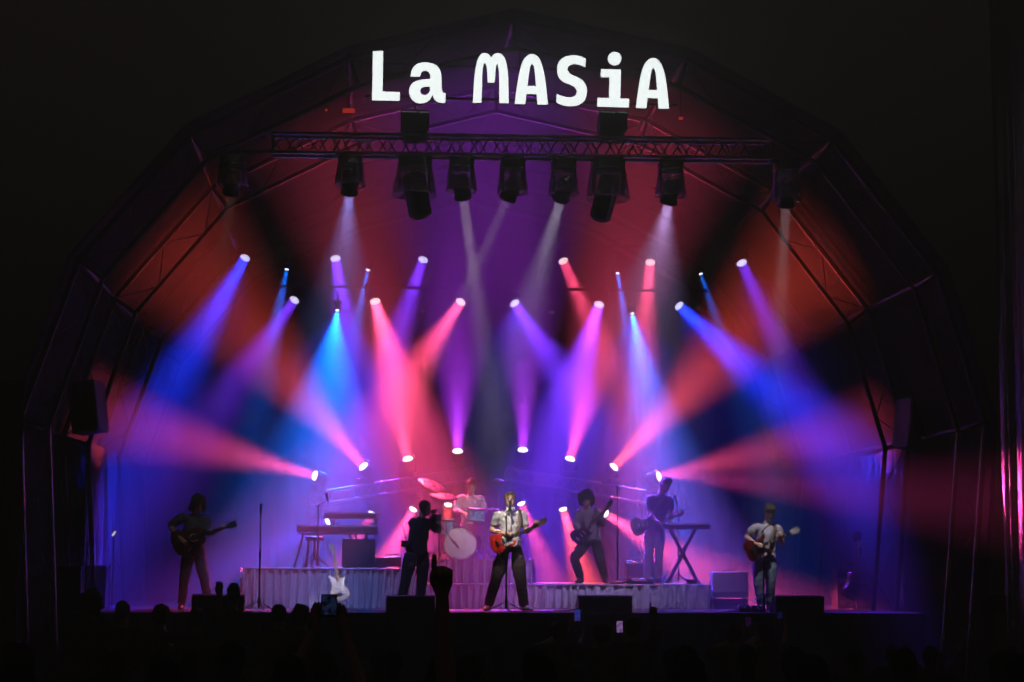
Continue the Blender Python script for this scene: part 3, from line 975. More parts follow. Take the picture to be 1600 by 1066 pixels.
        for x, w in ((.045, .03), (-.03, .03)) + (((-.10, .03),) if shape == 'double' and not bass else ()):
            mb = MB(); mb.rbox((x, 0, zf + .009), (w, .082, .012), .004); part('pickup', mb, M_PG if shape == 'double' and not bass else M_CHROME, root)
        mb = MB(); mb.rbox((-.135, 0, zf + .010), (.045, .085, .014), .004); part('bridge', mb, M_CHROME, root)
        for i in range(knobs):
            p = {'single': (-.08 - .045 * i, -.115, zf), 'double': (-.09 - .04 * i, -.085 - .022 * i, zf), 'horned': (-.10 - .05 * (i % 2) - .02 * (i // 2), -.085 - .035 * (i // 2), zf)}[shape]
            mb = MB(); mb.lathe([(.011, 0), (.010, .016), (.001, .017)], 10, Matrix.Translation(p)); part('knob', mb, M_CHROME if shape != 'double' else M_PG, root, 40)
    mb = MB()
    for i in range(n):
        y = (i - (n - 1) / 2)
        mb.tube((-.135 if not ac else -.115, y * .0102, zf + .016), (x0 + neck_len + .03, y * .0072, zf + .010), .0011, 4)
    st = part('strings', mb, M_STRING, root); st['kind'] = 'stuff'
    return root

def gmat(px, py, hx, hy, Y, Yh=None, tilt=0):
    """guitar placed with its bridge-side centre at one pixel and the neck towards another, the face to the crowd"""
    a, b = at(px, py, Y), at(hx, hy, Y if Yh is None else Yh)
    X = (b - a).normalized()
    Z = V((0, -1, 0)); Z = (Z - X * Z.dot(X)).normalized()
    Yv = Z.cross(X)
    M = Matrix((X, Yv, Z)).transposed().to_4x4()
    if tilt:
        M = M @ Matrix.Rotation(R(tilt), 4, 'X')
    return Matrix.Translation(a) @ M

# ---- keyboards
def keyboard(name, label, p, size, m_body, m_panel, keys=True, roty=0):
    w, d, h = size
    root = thing(name, label, 'keyboard', p)
    mb = MB(); mb.rbox((0, 0, h / 2), (w, d, h), .012); part('case', mb, m_body, root, 30)
    mb = MB(); mb.rbox((0, d * .2, h + .003), (w * .96, d * .5, .010), .003); pn = part('control_panel', mb, m_panel, root)
    n = int(w * .9 / .0235)
    mb = MB(); mk = MB()
    for i in range(n):
        x = -w * .45 + (i + .5) * w * .9 / n
        mb.box((x, -d * .29, h * .72 + .02), (w * .9 / n - .0016, d * .46, .026))
        if i % 7 not in (2, 6):
            mk.box((x + w * .45 / n, -d * .20, h * .72 + .040), (.011, d * .28, .014))
    if keys:
        k = part('white_keys', mb, M_WHITEP, root); k['kind'] = 'stuff'
        k = part('black_keys', mk, M_BLACK, root); k['kind'] = 'stuff'
    mb = MB()
    for i in range(14):
        mb.lathe([(.010, 0), (.009, .014), (.001, .015)], 8, Matrix.Translation((-w * .4 + i * w * .8 / 13, d * .24, h + .008)))
    k = part('knobs', mb, M_STEELD, pn); k['kind'] = 'stuff'
    mb = MB(); mb.rbox((w * .1, d * .2, h + .010), (.12, .05, .004), .001); part('display', mb, glow('kb_display', (.2, .35, 1), .6), pn)
    return root

def xstand(label, p, w, h, spread, double=True):
    root = thing('keyboard_stand', label, 'stand', p, 'keyboard stands')
    for dy in ((-.10, .10) if double else (0,)):
        for s in (-1, 1):
            mb = MB(); mb.tube((-s * spread, dy, .02), (s * spread * .8, dy + .02, h), .017, 8); part('leg', mb, M_BLACKM, root, 40)
    for s in (-1, 1):
        mb = MB(); mb.tube((-s * spread, -.20, .02), (-s * spread, .20, .02), .017, 8); part('foot_bar', mb, M_RUBBER, root, 40)
        mb = MB(); mb.tube((s * spread * .8, -.20, h), (s * spread * .8, .20, h), .017, 8); part('support_arm', mb, M_RUBBER, root, 40)
    mb = MB(); mb.lathe([(.03, -.14), (.03, .14)], 12, Matrix.Translation((0, 0, h * .55)) @ Matrix.Rotation(R(90), 4, 'X'), close=True); part('pivot_bolt', mb, M_STEELD, root, 40)
    return root

def mic(parent, p, d, L=.16):
    """a vocal microphone, grille at p, handle running along d"""
    p, d = V(p), V(d).normalized()
    mb = MB(); mb.poly([p + d * .03, p + d * .05, p + d * L], [.020, .017, .012], 10); h = part('microphone', mb, M_BLACK, parent, 40)
    mb = MB(); mb.ball(p + d * .01, .026, 12, 8); part('grille', mb, mat('mic_grille', (.16, .16, .17), .45, .7, .2, 300), h, True)

def mic_stand(label, p, h, boom=None, tripod=True, with_mic=True, foot=.28, mdir=(0, .7, -.4)):
    root = thing('microphone_stand', label, 'mic stand', p, 'microphone stands')
    mb = MB(); mb.tube((0, 0, .04), (0, 0, h * .58), .013, 8); mb.tube((0, 0, h * .55), (0, 0, h), .009, 8); part('pole', mb, M_BLACKM, root, 40)
    mb = MB(); mb.tube((0, 0, h * .54), (0, 0, h * .60), .020, 10); part('clutch', mb, M_BLACK, root, 40)
    if tripod:
        for a in (200, 320, 80):
            mb = MB(); mb.poly([(0, 0, .16), (foot * .35 * math.cos(R(a)), foot * .35 * math.sin(R(a)), .10), (foot * math.cos(R(a)), foot * math.sin(R(a)), .012)], .010, 6); part('leg', mb, M_BLACKM, root, 40)
        mb = MB(); mb.tube((0, 0, .05), (0, 0, .2), .022, 10); part('hub', mb, M_BLACK, root, 40)
    else:
        mb = MB(); mb.lathe([(.012, .06), (.05, .045), (.125, .02), (.13, .0), (.001, 0)], 22); part('round_base', mb, M_BLACKM, root, 40)
    top = V((0, 0, h))
    if boom:
        e = V(boom)
        mb = MB(); mb.tube(top - (e - top) * .25, e, .008, 8); part('boom', mb, M_BLACKM, root, 40)
        top = e
    if with_mic:
        mb = MB(); mb.tube(top, top + V(mdir).normalized() * .02, .012, 8); part('clip', mb, M_RUBBER, root)
        mic(root, top - V(mdir).normalized() * .10 + V((0, 0, .01)), mdir)
    return root

def wedge(px, Y, w, label, h=.26):
    p = at_z(px, Y, DECK)
    root = thing('floor_monitor', label, 'monitor speaker', p, 'floor monitor wedges')
    prof = [(-.22, 0), (.24, 0), (.24, .10), (-.04, h), (-.22, h * .93)]      # y, z ; slanted face away from the crowd
    mb = MB(); mb.prism(prof, -w / 2, w / 2, Matrix(((0, 0, 1, 0), (1, 0, 0, 0), (0, 1, 0, 0), (0, 0, 0, 1)))); part('cabinet', mb, M_BLACK, root)
    d = V((0, .28, .10 - h)).normalized(); n = V((0, -d.z, d.y)); n = n if n.z > 0 else -n
    c = V((0, .10, (h + .10) / 2)) + n * .006
    mb = MB(); mb.rbox(c, (w * .92, .29, .008), .002, Matrix((V((1, 0, 0)), d, V((1, 0, 0)).cross(d))).transposed()); part('grille', mb, mat('grille_mesh', (.03, .03, .03), .6, .5, .2, 200, .4, 300), root)
    for s in (-1, 1):
        mb = MB(); mb.rbox((s * (w / 2 + .003), .02, h * .55), (.006, .12, .05), .002); part('side_handle', mb, M_RUBBER, root)
    return root

def amp(name, label, p, w, h, d, m_case, m_grille, panel='bottom', group=None):
    root = thing(name, label, 'amplifier', p, group)
    mb = MB(); mb.rbox((0, 0, h / 2 + .02), (w, d, h), .02); part('cabinet', mb, m_case, root, 30)
    ph = h * .16
    gz = (h / 2 + .02) + (ph / 2 if panel == 'bottom' else -ph / 2)
    mb = MB(); mb.rbox((0, -d / 2 - .004, gz), (w * .90, .012, h * .90 - ph), .004); part('speaker_cloth', mb, m_grille, root)
    pz = .02 + h * .05 + ph / 2 if panel == 'bottom' else .02 + h * .95 - ph / 2
    mb = MB(); mb.rbox((0, -d / 2 - .006, pz), (w * .92, .014, ph * .6), .004); pn = part('control_panel', mb, M_ALU, root)
    for i in range(6):
        mb = MB(); mb.lathe([(.012, 0), (.010, .014), (.001, .015)], 8, Matrix.Translation((-w * .35 + i * w * .13, -d / 2 - .013, pz)) @ Matrix.Rotation(R(90), 4, 'X')); part('knob', mb, M_BLACK, pn)
    mb = MB(); mb.poly([(-.10, 0, h + .02), (-.09, 0, h + .05), (.09, 0, h + .05), (.10, 0, h + .02)], .010, 6); part('handle', mb, M_RUBBER, root, 40)
    for sx in (-1, 1):
        for sy in (-1, 1):
            mb = MB(); mb.lathe([(.018, 0), (.02, .02), (.001, .021)], 8, Matrix.Translation((sx * w * .42, sy * d * .4, 0))); part('foot', mb, M_RUBBER, root)
    return root

# ---- monitors along the front edge
wedge(343, .34, .76, 'black monitor wedge at the left front edge before the acoustic player')
wedge(642, .34, .72, 'black monitor wedge in front of the photographer', .25)
wedge(943, .34, .80, 'black monitor wedge right of the singer, below the bass player')
wedge(1244, .34, .74, 'black monitor wedge beside the right-hand guitarist')
p = at_z(722, 2.2, DECK)

# ---- microphone stands
h_ = lambda px, py, Y, z0: at(px, py, Y).z - z0
mic_stand('straight microphone stand with tripod foot at the left front', at_z(406, .9, DECK), h_(406, 800, .9, DECK), None, True, True, .30, (0, .1, -1))
SM = at_z(791, .62, DECK)
mic_stand('tripod microphone stand with boom before the singer', SM, h_(793, 806, .62, DECK), (at(797, 789, .78) - SM), True, True, .34, (-.05, -.8, -.45))
mic_stand('straight microphone stand beside the bass player', at_z(965, 2.75, RZ_C), h_(965, 770, 2.75, RZ_C), None, False, True, .2, (0, .05, -1))
BM = at_z(496, 3.0, RZ_L)
mic_stand('boom microphone stand at the left keyboards', BM, h_(495, 790, 3.0, RZ_L), at(512, 781, 3.0) - BM, True, True, .26, (.25, .1, -.9))
GM = at_z(136, 1.2, DECK)
mic_stand('low black boom stand among the gear on the far left', GM, h_(136, 848, 1.2, DECK), at(110, 888, 1.2) - GM, True, False, .3)
KM = at_z(1060, 3.75, RZ_C)
mic_stand('thin stand with gooseneck microphone at the right keyboard', KM, h_(1062, 806, 3.75, RZ_C), at(1057, 785, 3.7) - KM, True, True, .2, (.35, .1, -.9))
GR = at_z(1448, 2.0, DECK)
mic_stand('black boom stand in the dark on the far right', GR, h_(1448, 862, 2.0, DECK), at(1430, 858, 2.0) - GR, True, True, .3, (1, 0, -.1))

# ---- left keyboards
xs = at_z(527, 3.5, RZ_L)
M_KRED = mat('red_keyboard', (.30, .012, .02), .35, 0, .1)
lowz = at(500, 833, 3.5).z
st = thing('keyboard_stand', 'splayed two-tier stand holding both left keyboards', 'stand', xs, 'keyboard stands')
for x0, x1 in ((460, 474), (478, 484), (585, 572), (567, 555)):
    a, b = at_z(x0, 3.35, RZ_L), at(x1, 834, 3.5)
    mb = MB(); mb.tube(a - xs, b - xs, .017, 8); part('leg', mb, M_BLACKM, st, 40)
for x0, x1 in ((545, 575), (575, 545)):
    mb = MB(); mb.tube(at_z(x0, 3.6, RZ_L) - xs, at(x1, 834, 3.6) - xs, .017, 8); part('brace', mb, M_BLACKM, st, 40)
for x0 in (522, 588):
    mb = MB(); mb.tube(at(x0, 834, 3.68) - xs, at(x0, 812, 3.72) - xs, .017, 8); part('upright', mb, M_BLACKM, st, 40)
mb = MB(); mb.tube(at(466, 834, 3.5) - xs, at(592, 834, 3.5) - xs, .017, 8); part('rail', mb, M_BLACKM, st, 40)
kc = at(527, 833.5, 3.48)
keyboard('stage_piano', 'long red-topped keyboard on the left riser', (kc.x, 3.48, kc.z + .017), (1.34, .32, .105), M_BLACK, M_KRED)
kc = at(547, 812, 3.72)
keyboard('synthesizer', 'smaller black synthesizer above the red keyboard on the left', (kc.x, 3.72, kc.z + .015), (.86, .30, .085), M_BLACK, M_BLACKM)
# sheet on the synthesizer
p = at(586, 806, 3.62)
mb = MB(); mb.rbox(p, (.13, .01, .085), .002); o = link('paper_sheet', mb.mesh('paper_sheet', M_WHITEP)); tag(o, 'small pale paper standing at the right end of the synthesizer', 'paper')
# stool
sp = at_z(493, 3.05, RZ_L)
sp = at_z(491, 3.15, RZ_L)
so = thing('round_stool', 'round padded stool with chrome feet before the left keyboards', 'stool', sp)
sh = at(491, 838, 3.15).z - RZ_L
mb = MB(); mb.lathe([(.001, sh), (.12, sh), (.15, sh - .015), (.155, sh - .05), (.145, sh - .075), (.001, sh - .075)], 24); part('seat', mb, M_BLACK, so, 40)
mb = MB(); mb.tube((0, 0, .12), (0, 0, sh - .07), .018, 10); part('post', mb, M_CHROME, so, 40)
for a in (20, 140, 260):
    mb = MB(); mb.poly([(0, 0, .26), (.12 * math.cos(R(a)), .12 * math.sin(R(a)), .14), (.25 * math.cos(R(a)), .25 * math.sin(R(a)), .012)], .013, 6); part('leg', mb, M_CHROME, so, 40)
# cases and boxes on the left riser
def flight_case(label, px, Y, z0, w, d, h, name='flight_case', group='road cases'):
    p = at_z(px, Y, z0)
    root = thing(name, label, 'case', p, group)
    mb = MB(); mb.rbox((0, 0, h / 2), (w, d, h), .008); part('box', mb, mat('case_laminate', (.02, .02, .024), .4, 0, .3, 20), root)
    e = .012
    for sx in (-1, 1):
        for sy in (-1, 1):
            mb = MB(); mb.box((sx * w / 2, sy * d / 2, h / 2), (e * 2, e * 2, h * 1.005)); part('edge_trim', mb, M_STEELD, root)
    for z in (.006, h * .62, h - .004):
        mb = MB(); mb.box((0, -d / 2, z), (w * 1.01, e * 2 + .003, .018)); part('edge_trim', mb, M_STEELD, root)
    for sx in (-1, 1):
        mb = MB(); mb.rbox((sx * w * .28, -d / 2 - .012, h * .62), (.07, .014, .06), .003); part('latch', mb, M_STEELD, root)
    return root
flight_case('dark case standing under the left keyboards', 560, 3.3, RZ_L, .52, .45, .46)
amp('small_amplifier', 'small dark amplifier head at the right end of the left riser', at_z(613, 2.95, RZ_L), .29, .17, .22, M_BLACK, M_BLACKM, 'top', 'small amplifiers')
flight_case('small dark box left of the small amplifier head', 592, 3.0, RZ_L, .24, .25, .16, 'equipment_box', 'equipment boxes')
# right keyboard
ksz = at(1072, 827, 3.55).z
xstand('double crossed black stand under the right keyboard', at_z(1067, 3.55, RZ_C), .6, ksz - RZ_C - .02, .25)
kc = at(1072, 827, 3.5)
keyboard('stage_keyboard', 'flat dark keyboard on crossed stand before the right player', (kc.x, 3.52, ksz), (.80, .28, .085), M_BLACK, M_KRED)
flight_case('tiny dark pedal box at the foot of the crossed stand', 1081, 2.9, RZ_C, .13, .1, .07, 'equipment_box', 'equipment boxes')
amp('small_amplifier', 'square dark amplifier behind the pedalboard on the right riser', at_z(993, 4.1, RZ_C), .38, .36, .25, M_BLACK, M_BLACKM, 'top', 'small amplifiers')
# combo with pale cloth
amp('combo_amplifier', 'pale clothed combo amplifier at the right end of the low riser', at_z(1139, 2.7, DECK + .16), .60, .42, .26, mat('cream_tolex', (.50, .42, .36), .6, 0, .1), mat('pale_cloth', (.42, .36, .34), .85, 0, .15, 80, .2, 200), 'bottom')
flight_case('low case under the pale combo amplifier', 1139, 2.7, DECK, .54, .30, .158)

def pedalboard(label, px, Y, z0, w, n, seed):
    p = at_z(px, Y, z0)
    root = thing('pedalboard', label, 'pedalboard', p, 'pedalboards')
    mb = MB(); mb.rbox((0, 0, .025), (w, .30, .05), .008); part('board', mb, M_BLACK, root)
    rnd = random.Random(seed)
    for i in range(n):
        x = -w / 2 + (i + .5) * w / n
        c = rnd.choice([(.4, .4, .42), (.25, .05, .05), (.05, .12, .3), (.5, .35, .08), (.6, .6, .58)])
        mb = MB(); mb.rbox((x, -.03 + .02 * (i % 2), .072), (w / n * .75, .12, .045), .006); pd = part('pedal', mb, mat('pedal_%d_%d' % (seed, i), c, .4, .3), root)
        mb = MB(); mb.lathe([(.010, 0), (.010, .012), (.001, .013)], 8, Matrix.Translation((x, -.06, .094))); part('footswitch', mb, M_CHROME, pd)
        for s in (-1, 1):
            mb = MB(); mb.lathe([(.008, 0), (.007, .012), (.001, .013)], 8, Matrix.Translation((x + s * w / n * .2, .0, .094))); part('knob', mb, M_WHITEP, pd)
    return root
pedalboard('pedalboard on the low riser at the keyboard player\'s feet', 998, 2.78, RZ_C, .46, 4, 3)
pedalboard('pedalboard on the stage floor before the right guitarist', 1172, .75, DECK, .42, 4, 5)
# two small pedals and cables by the singer
def cable(name, label, pts, r=.007):
    P = []
    for i in range(len(pts) - 1):
        p0, p1, p2, p3 = [V(pts[max(0, min(len(pts) - 1, i + k))]) for k in (-1, 0, 1, 2)]
        for k in range(8):
            t = k / 8
            P.append(.5 * ((2 * p1) + (p2 - p0) * t + (2 * p0 - 5 * p1 + 4 * p2 - p3) * t * t + (3 * p1 - p0 - 3 * p2 + p3) * t ** 3))
    P.append(V(pts[-1]))
    mb = MB(); mb.poly(P, r, 6)
    o = link(name, mb.mesh(name, M_CABLE, True)); return tag(o, label, 'cable')
fl = lambda px, Y, z=DECK + .008: at_z(px, Y, z)
cable('audio_cable', 'black cable trailing over the floor from the singer\'s stand', [fl(795, .62), fl(830, .5), fl(870, .9), fl(905, 1.6), fl(880, 2.2)])
cable('audio_cable', 'black cable trailing across the floor left of the singer', [fl(700, .8), fl(640, 1.2), fl(580, .9), fl(520, 1.6), fl(470, 1.2)])
cable('audio_cable', 'loop of cable near the right guitarist\'s feet', [fl(1188, .8), fl(1165, .5), fl(1135, .8), fl(1150, 1.3), fl(1180, 1.7)])

# ---- guitars standing on their own
def guitar_stand(label, p, h=.62):
    root = thing('guitar_stand', label, 'stand', p, 'guitar stands')
    mb = MB(); mb.tube((0, .12, .25), (0, .20, h), .012, 8); part('upright', mb, M_BLACKM, root, 40)
    for a in (-60, 60, 180):
        d = V((math.sin(R(a)), -math.cos(R(a)), 0))
        mb = MB(); mb.poly([(0, .12, .27), V((0, .12, 0)) + d * .30 + V((0, 0, .012))], .011, 6); part('leg', mb, M_BLACKM, root, 40)
    for s in (-1, 1):
        mb = MB(); mb.poly([(0, .12, .25), (s * .09, .08, .22), (s * .10, -.05, .20), (s * .10, -.07, .24)], .010, 6); part('cradle_arm', mb, M_RUBBER, root, 40)
        mb = MB(); mb.poly([(0, .20, h), (s * .045, .17, h + .01), (s * .05, .08, h + .02)], .008, 6); part('neck_fork', mb, M_RUBBER, root, 40)
    return root
GS = at_z(528, 1.75, DECK)
guitar_stand('black stand holding the white electric guitar', GS)
X = (at(519, 842, 1.86) - at(530, 918, 1.74)).normalized()
guitar('electric_guitar', 'white electric guitar upright on a stand before the left riser', gmat(529, 916, 519, 842, 1.70, 1.84), 'double', M_CREAM, .43, M_WOOD, M_WOOD, 'six', M_PG)
GS2 = at_z(1340, 1.9, DECK)
guitar_stand('black stand holding the acoustic guitar on the right', GS2, .66)
guitar('acoustic_guitar', 'amber acoustic guitar leaning on a stand at the far right', gmat(1330, 915, 1346, 838, 1.82, 2.02, 40), 'acoustic', M_AMBER, .38, M_ROSE, M_ROSE, 'book', None, .09, scale=.86)

# ---- hung loudspeakers at the sides
def hung_speaker(label, px, py, Y, yaw, tilt, w=.46, h=.78, d=.42):
    p = at(px, py, Y)
    root = thing('hung_loudspeaker', label, 'loudspeaker', M=Matrix.Translation(p) @ Matrix.Rotation(R(yaw), 4, 'Z') @ Matrix.Rotation(R(tilt), 4, 'X'), group='hung side loudspeakers')
    mb = MB(); mb.rbox((0, d * .5, 0), (w, d, h), .02); part('cabinet', mb, M_BLACK, root, 30)
    mb = MB(); mb.rbox((0, -.004, 0), (w * .94, .012, h * .95), .004); part('grille', mb, mat('speaker_mesh', (.06, .055, .06), .45, .4, .2, 150, .4, 300), root)
    mb = MB(); mb.rbox((w * .3, -.012, -h * .38), (.035, .006, .045), .001); part('badge', mb, M_WHITEP, root)
    mb = MB()
    mb.poly([(-w / 2 - .02, d * .5, -.05), (-w / 2 - .02, d * .5, h / 2 + .05), (w / 2 + .02, d * .5, h / 2 + .05), (w / 2 + .02, d * .5, -.05)], .018, 6); part('bracket', mb, M_BLACKM, root)
    mb = MB(); mb.tube((0, d * .5, h / 2 + .04), (0, d * .5, h / 2 + .9), .016, 8); part('drop_pipe', mb, M_BLACKM, root)
hung_speaker('black loudspeaker hung high at the left side, edge lit pink', 158, 634, .8, 76, -8)
hung_speaker('black loudspeaker hung high at the right side, front lit pink', 1410, 660, .8, -72, -8)

# ---- gear in the wings
flight_case('dark tall case at the far left front of the stage', 98, .9, DECK, .60, .5, .66)
flight_case('blue-lit case behind the far left boom stand', 150, 2.2, DECK, .36, .5, .66)
def rack(label, px, Y, w, h, seed):
    p = at_z(px, Y, DECK)
    root = thing('gear_rack', label, 'rack', p, 'gear racks')
    mb = MB()
    for s in (-1, 1):
        mb.box((s * w / 2, 0, h / 2), (.03, .42, h))
    mb.box((0, 0, h - .012), (w - .032, .418, .024)); mb.box((0, 0, .015), (w - .032, .418, .03)); mb.box((0, .2, h / 2), (w - .032, .012, h - .056))
    part('frame', mb, M_BLACK, root)
    rnd = random.Random(seed); z = .05
    while z < h - .14:
        u = rnd.choice([.05, .09, .13]); 
        mb = MB(); mb.rbox((0, -.19, z + u / 2), (w * .92, .03, u - .006), .003); pn = part('rack_unit', mb, rnd.choice([M_STEELD, M_BLACKM, M_ALU]), root)
        mb = MB()
        for i in range(6):
            mb.lathe([(.010, 0), (.010, .014), (.001, .015)], 8, Matrix.Translation((-w * .35 + i * w * .14, -.205, z + u / 2)) @ Matrix.Rotation(R(90), 4, 'X'))
        k = part('knobs', mb, M_CHROME, pn); k['kind'] = 'stuff'
        z += u
    return root
rack('low rack of blue-lit equipment at the far left', 98, 3.4, .95, .72, 4)
rack('blue-lit equipment rack behind the guitar stand at right', 1330, 3.2, .56, .62, 9)
flight_case('small case on top of the right equipment rack', 1333, 3.2, DECK + .62, .30, .3, .16)
flight_case('pink-edged upright case at the right of the stage', 1424, 1.5, DECK, .40, .5, .58)
flight_case('dark case right of the pink-edged upright case', 1460, 1.1, DECK, .46, .5, .56)
flight_case('wide low dark case near the right roof leg', 1530, .5, DECK, .78, .5, .27)
def lamp_cluster(px, py, Y, label):
    p = at(px, py, Y)
    base = at_z(px, Y, DECK)
    root = thing('small_stage_lamp', label, 'lamp', base, 'small idle lamps on poles')
    h = p.z - DECK
    mb = MB(); mb.lathe([(.001, .02), (.12, .018), (.13, 0), (.001, 0)], 16); mb.tube((0, 0, .01), (0, 0, h - .06), .014, 8); part('pole', mb, M_BLACKM, root, 40)
    mb = MB(); mb.rbox((0, 0, h), (.16, .16, .16), .03); part('body', mb, M_STEELD, root, 30)
    mb = MB(); mb.rbox((0, -.02, h + .12), (.08, .06, .04), .01); part('reflector_top', mb, M_CHROME, root, 30)
lamp_cluster(1338, 838, 2.6, 'small blue-lit lamp on a pole above the right rack')
lamp_cluster(1452, 890, 3.0, 'small blue-lit lamp on a pole in the far right dark')
# little white tag light on the left
p = at(178, 834, 2.4)
pr = thing('clip_light', 'tiny bright white clip light among the gear on the left', 'lamp', (p.x, p.y, DECK))
mb = MB(); mb.tube((0, 0, 0), (0, 0, p.z - DECK - .02), .010, 6); part('stem', mb, M_BLACK, pr)
mb = MB(); mb.lathe([(.10, .012), (.09, .02), (.001, .022), (.001, 0), (.10, 0)], 14); part('foot', mb, M_BLACK, pr)
mb = MB(); mb.rbox((0, 0, p.z - DECK), (.035, .02, .085), .006, Matrix.Rotation(R(35), 3, 'Y')); part('bulb', mb, glow('clip_white', (1, .97, .9), 2.6), pr)

# ---------------------------------------------------------------- drum kit
def D(px, py, Y): return at(px, py, Y)
M_BLUEW = mat('turquoise_wrap', (.04, .34, .42), .3, 0, .25, 60, coat=.5)
M_SKIN = mat('drum_head', (.62, .60, .58), .6, 0, .3, 7)
M_BRONZE = mat('cymbal_bronze', (.16, .09, .06), .5, .9, .2, 30)
dk = at_z(716, 3.9, RZ_D)
kit = thing('drum_kit', 'drum kit with white bass drum head and turquoise toms', 'drum kit', dk)
def shell(name, c, axis, r, L, m_shell, m_head, lugs=8, hoop=M_CHROME, head_front=True):
    """drum of radius r and length L from c along axis"""
    c, ax = V(c) - dk, V(axis).normalized()
    a, b = cyl_frame(ax)
    M = Matrix.Translation(c) @ Matrix((a, b, ax)).transposed().to_4x4()
    mb = MB(); mb.lathe([(r * .97, 0), (r * .97, L)], 36, M); sh = part(name, mb, m_shell, kit, 40)
    for z in (0, L):
        mb = MB(); mb.lathe([(r * .98, z - .014), (r * 1.03, z - .014), (r * 1.03, z + .014), (r * .985, z + .014), (r * .98, z - .014)], 36, M); part('hoop', mb, hoop, sh, 40)
        mb = MB(); mb.lathe([(r * .985, z + (.004 if z else -.004)), (.001, z + (.006 if z else -.006))], 36, M); part('drumhead', mb, m_head, sh, True)
    for k in range(lugs):
        t = 2 * math.pi * (k + .5) / lugs
        q = V((r * 1.0 * math.cos(t), r * 1.0 * math.sin(t), 0))
        mb = MB(); mb.tube(M @ (q + V((0, 0, .01))), M @ (q + V((0, 0, L - .01))), .006, 5); mb.rbox(M @ (q + V((0, 0, L * .5))), (.022, .022, .03), .004, M.to_3x3()); part('lug', mb, M_CHROME, sh)
    return sh
bc = D(719, 850, 3.35)
shell('bass_drum', bc, (0, 1, 0), .272, .40, mat('plum_shell', (.08, .03, .07), .4), M_SKIN, 10, mat('plum_hoop', (.10, .05, .08), .4))
for s in (-1, 1):
    mb = MB(); mb.tube(bc - dk + V((s * .24, .1, -.08)), V((bc.x - dk.x + s * .36, -.55 + .1, 0.005)), .009, 6); part('spur', mb, M_CHROME, kit)
shell('rack_tom', D(743, 814, 3.62), (.05, -.12, 1), .155, .20, M_BLUEW, M_SKIN, 6)
shell('rack_tom', D(701, 836, 3.62), (-.05, -.10, 1), .145, .25, M_BLUEW, M_SKIN, 6)
shell('snare_drum', D(741, 835, 3.95), (0, -.05, 1), .18, .14, M_CHROME, M_SKIN, 8)
M_CLEAR = clear_plastic('clear_acrylic', (.8, .75, .85), .22)
ft = D(681, 864, 3.75)
shell('floor_tom', ft, (0, 0, 1), .20, .40, M_CLEAR, M_SKIN, 6)
for k in range(3):
    a = R(90 + 120 * k)
    q = V((ft.x - dk.x + .21 * math.cos(a), ft.y - dk.y + .21 * math.sin(a), 0))
    mb = MB(); mb.tube(q + V((0, 0, .004)), q + V((0, 0, ft.z - dk.z + .25)), .008, 6); part('floor_tom_leg', mb, M_CHROME, kit)
def stand3(px, Y, ztop, nm='cymbal_stand'):
    b = at_z(px, Y, RZ_D) - dk
    mb = MB(); mb.tube(b + V((0, 0, .1)), V((b.x, b.y, ztop - dk.z)), .011, 8)
    s = part(nm, mb, M_CHROME, kit, 40)
    for a in (30, 150, 270):
        m2 = MB(); m2.poly([b + V((0, 0, .28)), b + V((.2 * math.cos(R(a)), .2 * math.sin(R(a)), .01))], .009, 6); part('stand_leg', m2, M_CHROME, s)
    return s
def cymbal(px, py, Y, r, tilt, roll, stand_px):
    c = D(px, py, Y)
    stand3(stand_px, Y, c.z)
    M = Matrix.Translation(c - dk) @ Matrix.Rotation(R(roll), 4, 'Y') @ Matrix.Rotation(R(tilt), 4, 'X')
    mb = MB(); mb.lathe([(.004, .032), (.03, .030), (.045, .020), (.06, .016), (r * .6, .008), (r, -.002), (r * .6, .005), (.05, .012), (.004, .026)], 32, M); cy_ = part('cymbal', mb, M_BRONZE, kit, True)
    mb = MB(); mb.tube(M @ V((0, 0, .02)), M @ V((0, 0, .06)), .012, 8); part('wing_nut', mb, M_CHROME, cy_)
cymbal(676, 760, 4.0, .27, 24, 24, 687)
cymbal(694, 776, 3.7, .24, 18, 8, 689)
cymbal(769, 796, 4.0, .20, 6, 2, 769)
cymbal(779, 752, 4.1, .10, 40, 0, 779)
stand3(757, 3.75, D(757, 845, 3.75).z, 'snare_stand')
mb = MB(); tb = D(726, 838, 3.62) - dk
mb.tube(V((tb.x, tb.y, bc.z - dk.z + .25)), V((tb.x, tb.y, D(726, 812, 3.62).z - dk.z)), .012, 8); mb.tube(V((tb.x - .12, tb.y, D(726, 818, 3.62).z - dk.z)), V((tb.x + .1, tb.y, D(726, 818, 3.62).z - dk.z)), .010, 8); part('tom_holder', mb, M_CHROME, kit, 40)
# the boom microphone reaching to the bass drum
KD = at_z(690, 2.72, RZ_C)
mic_stand('boom microphone stand reaching down to the bass drum', at_z(686, 2.72, RZ_C), h_(686, 818, 2.72, RZ_C), at(711, 850, 3.10) - at_z(686, 2.72, RZ_C), True, True, .22, (-.5, -.5, .6))
dp = at_z(735, 4.35, RZ_D)
dt = thing('drum_stool', 'round black drum stool behind the kit', 'stool', dp)
mb = MB(); mb.lathe([(.001, .50), (.14, .50), (.17, .48), (.17, .43), (.001, .42)], 22); part('seat', mb, M_BLACK, dt, 40)
mb = MB(); mb.tube((0, 0, .02), (0, 0, .43), .02, 10); part('post', mb, M_CHROME, dt, 40)
for a in (90, 210, 330):
    mb = MB(); mb.poly([(0, 0, .24), (.22 * math.cos(R(a)), .22 * math.sin(R(a)), .012)], .011, 6); part('leg', mb, M_CHROME, dt, 40)

# ================================================================ people
def skin_m(nm, c): return mat('skin_' + nm, c, .5, 0, .08, 30)
SK = skin_m('fair', (.62, .38, .28))

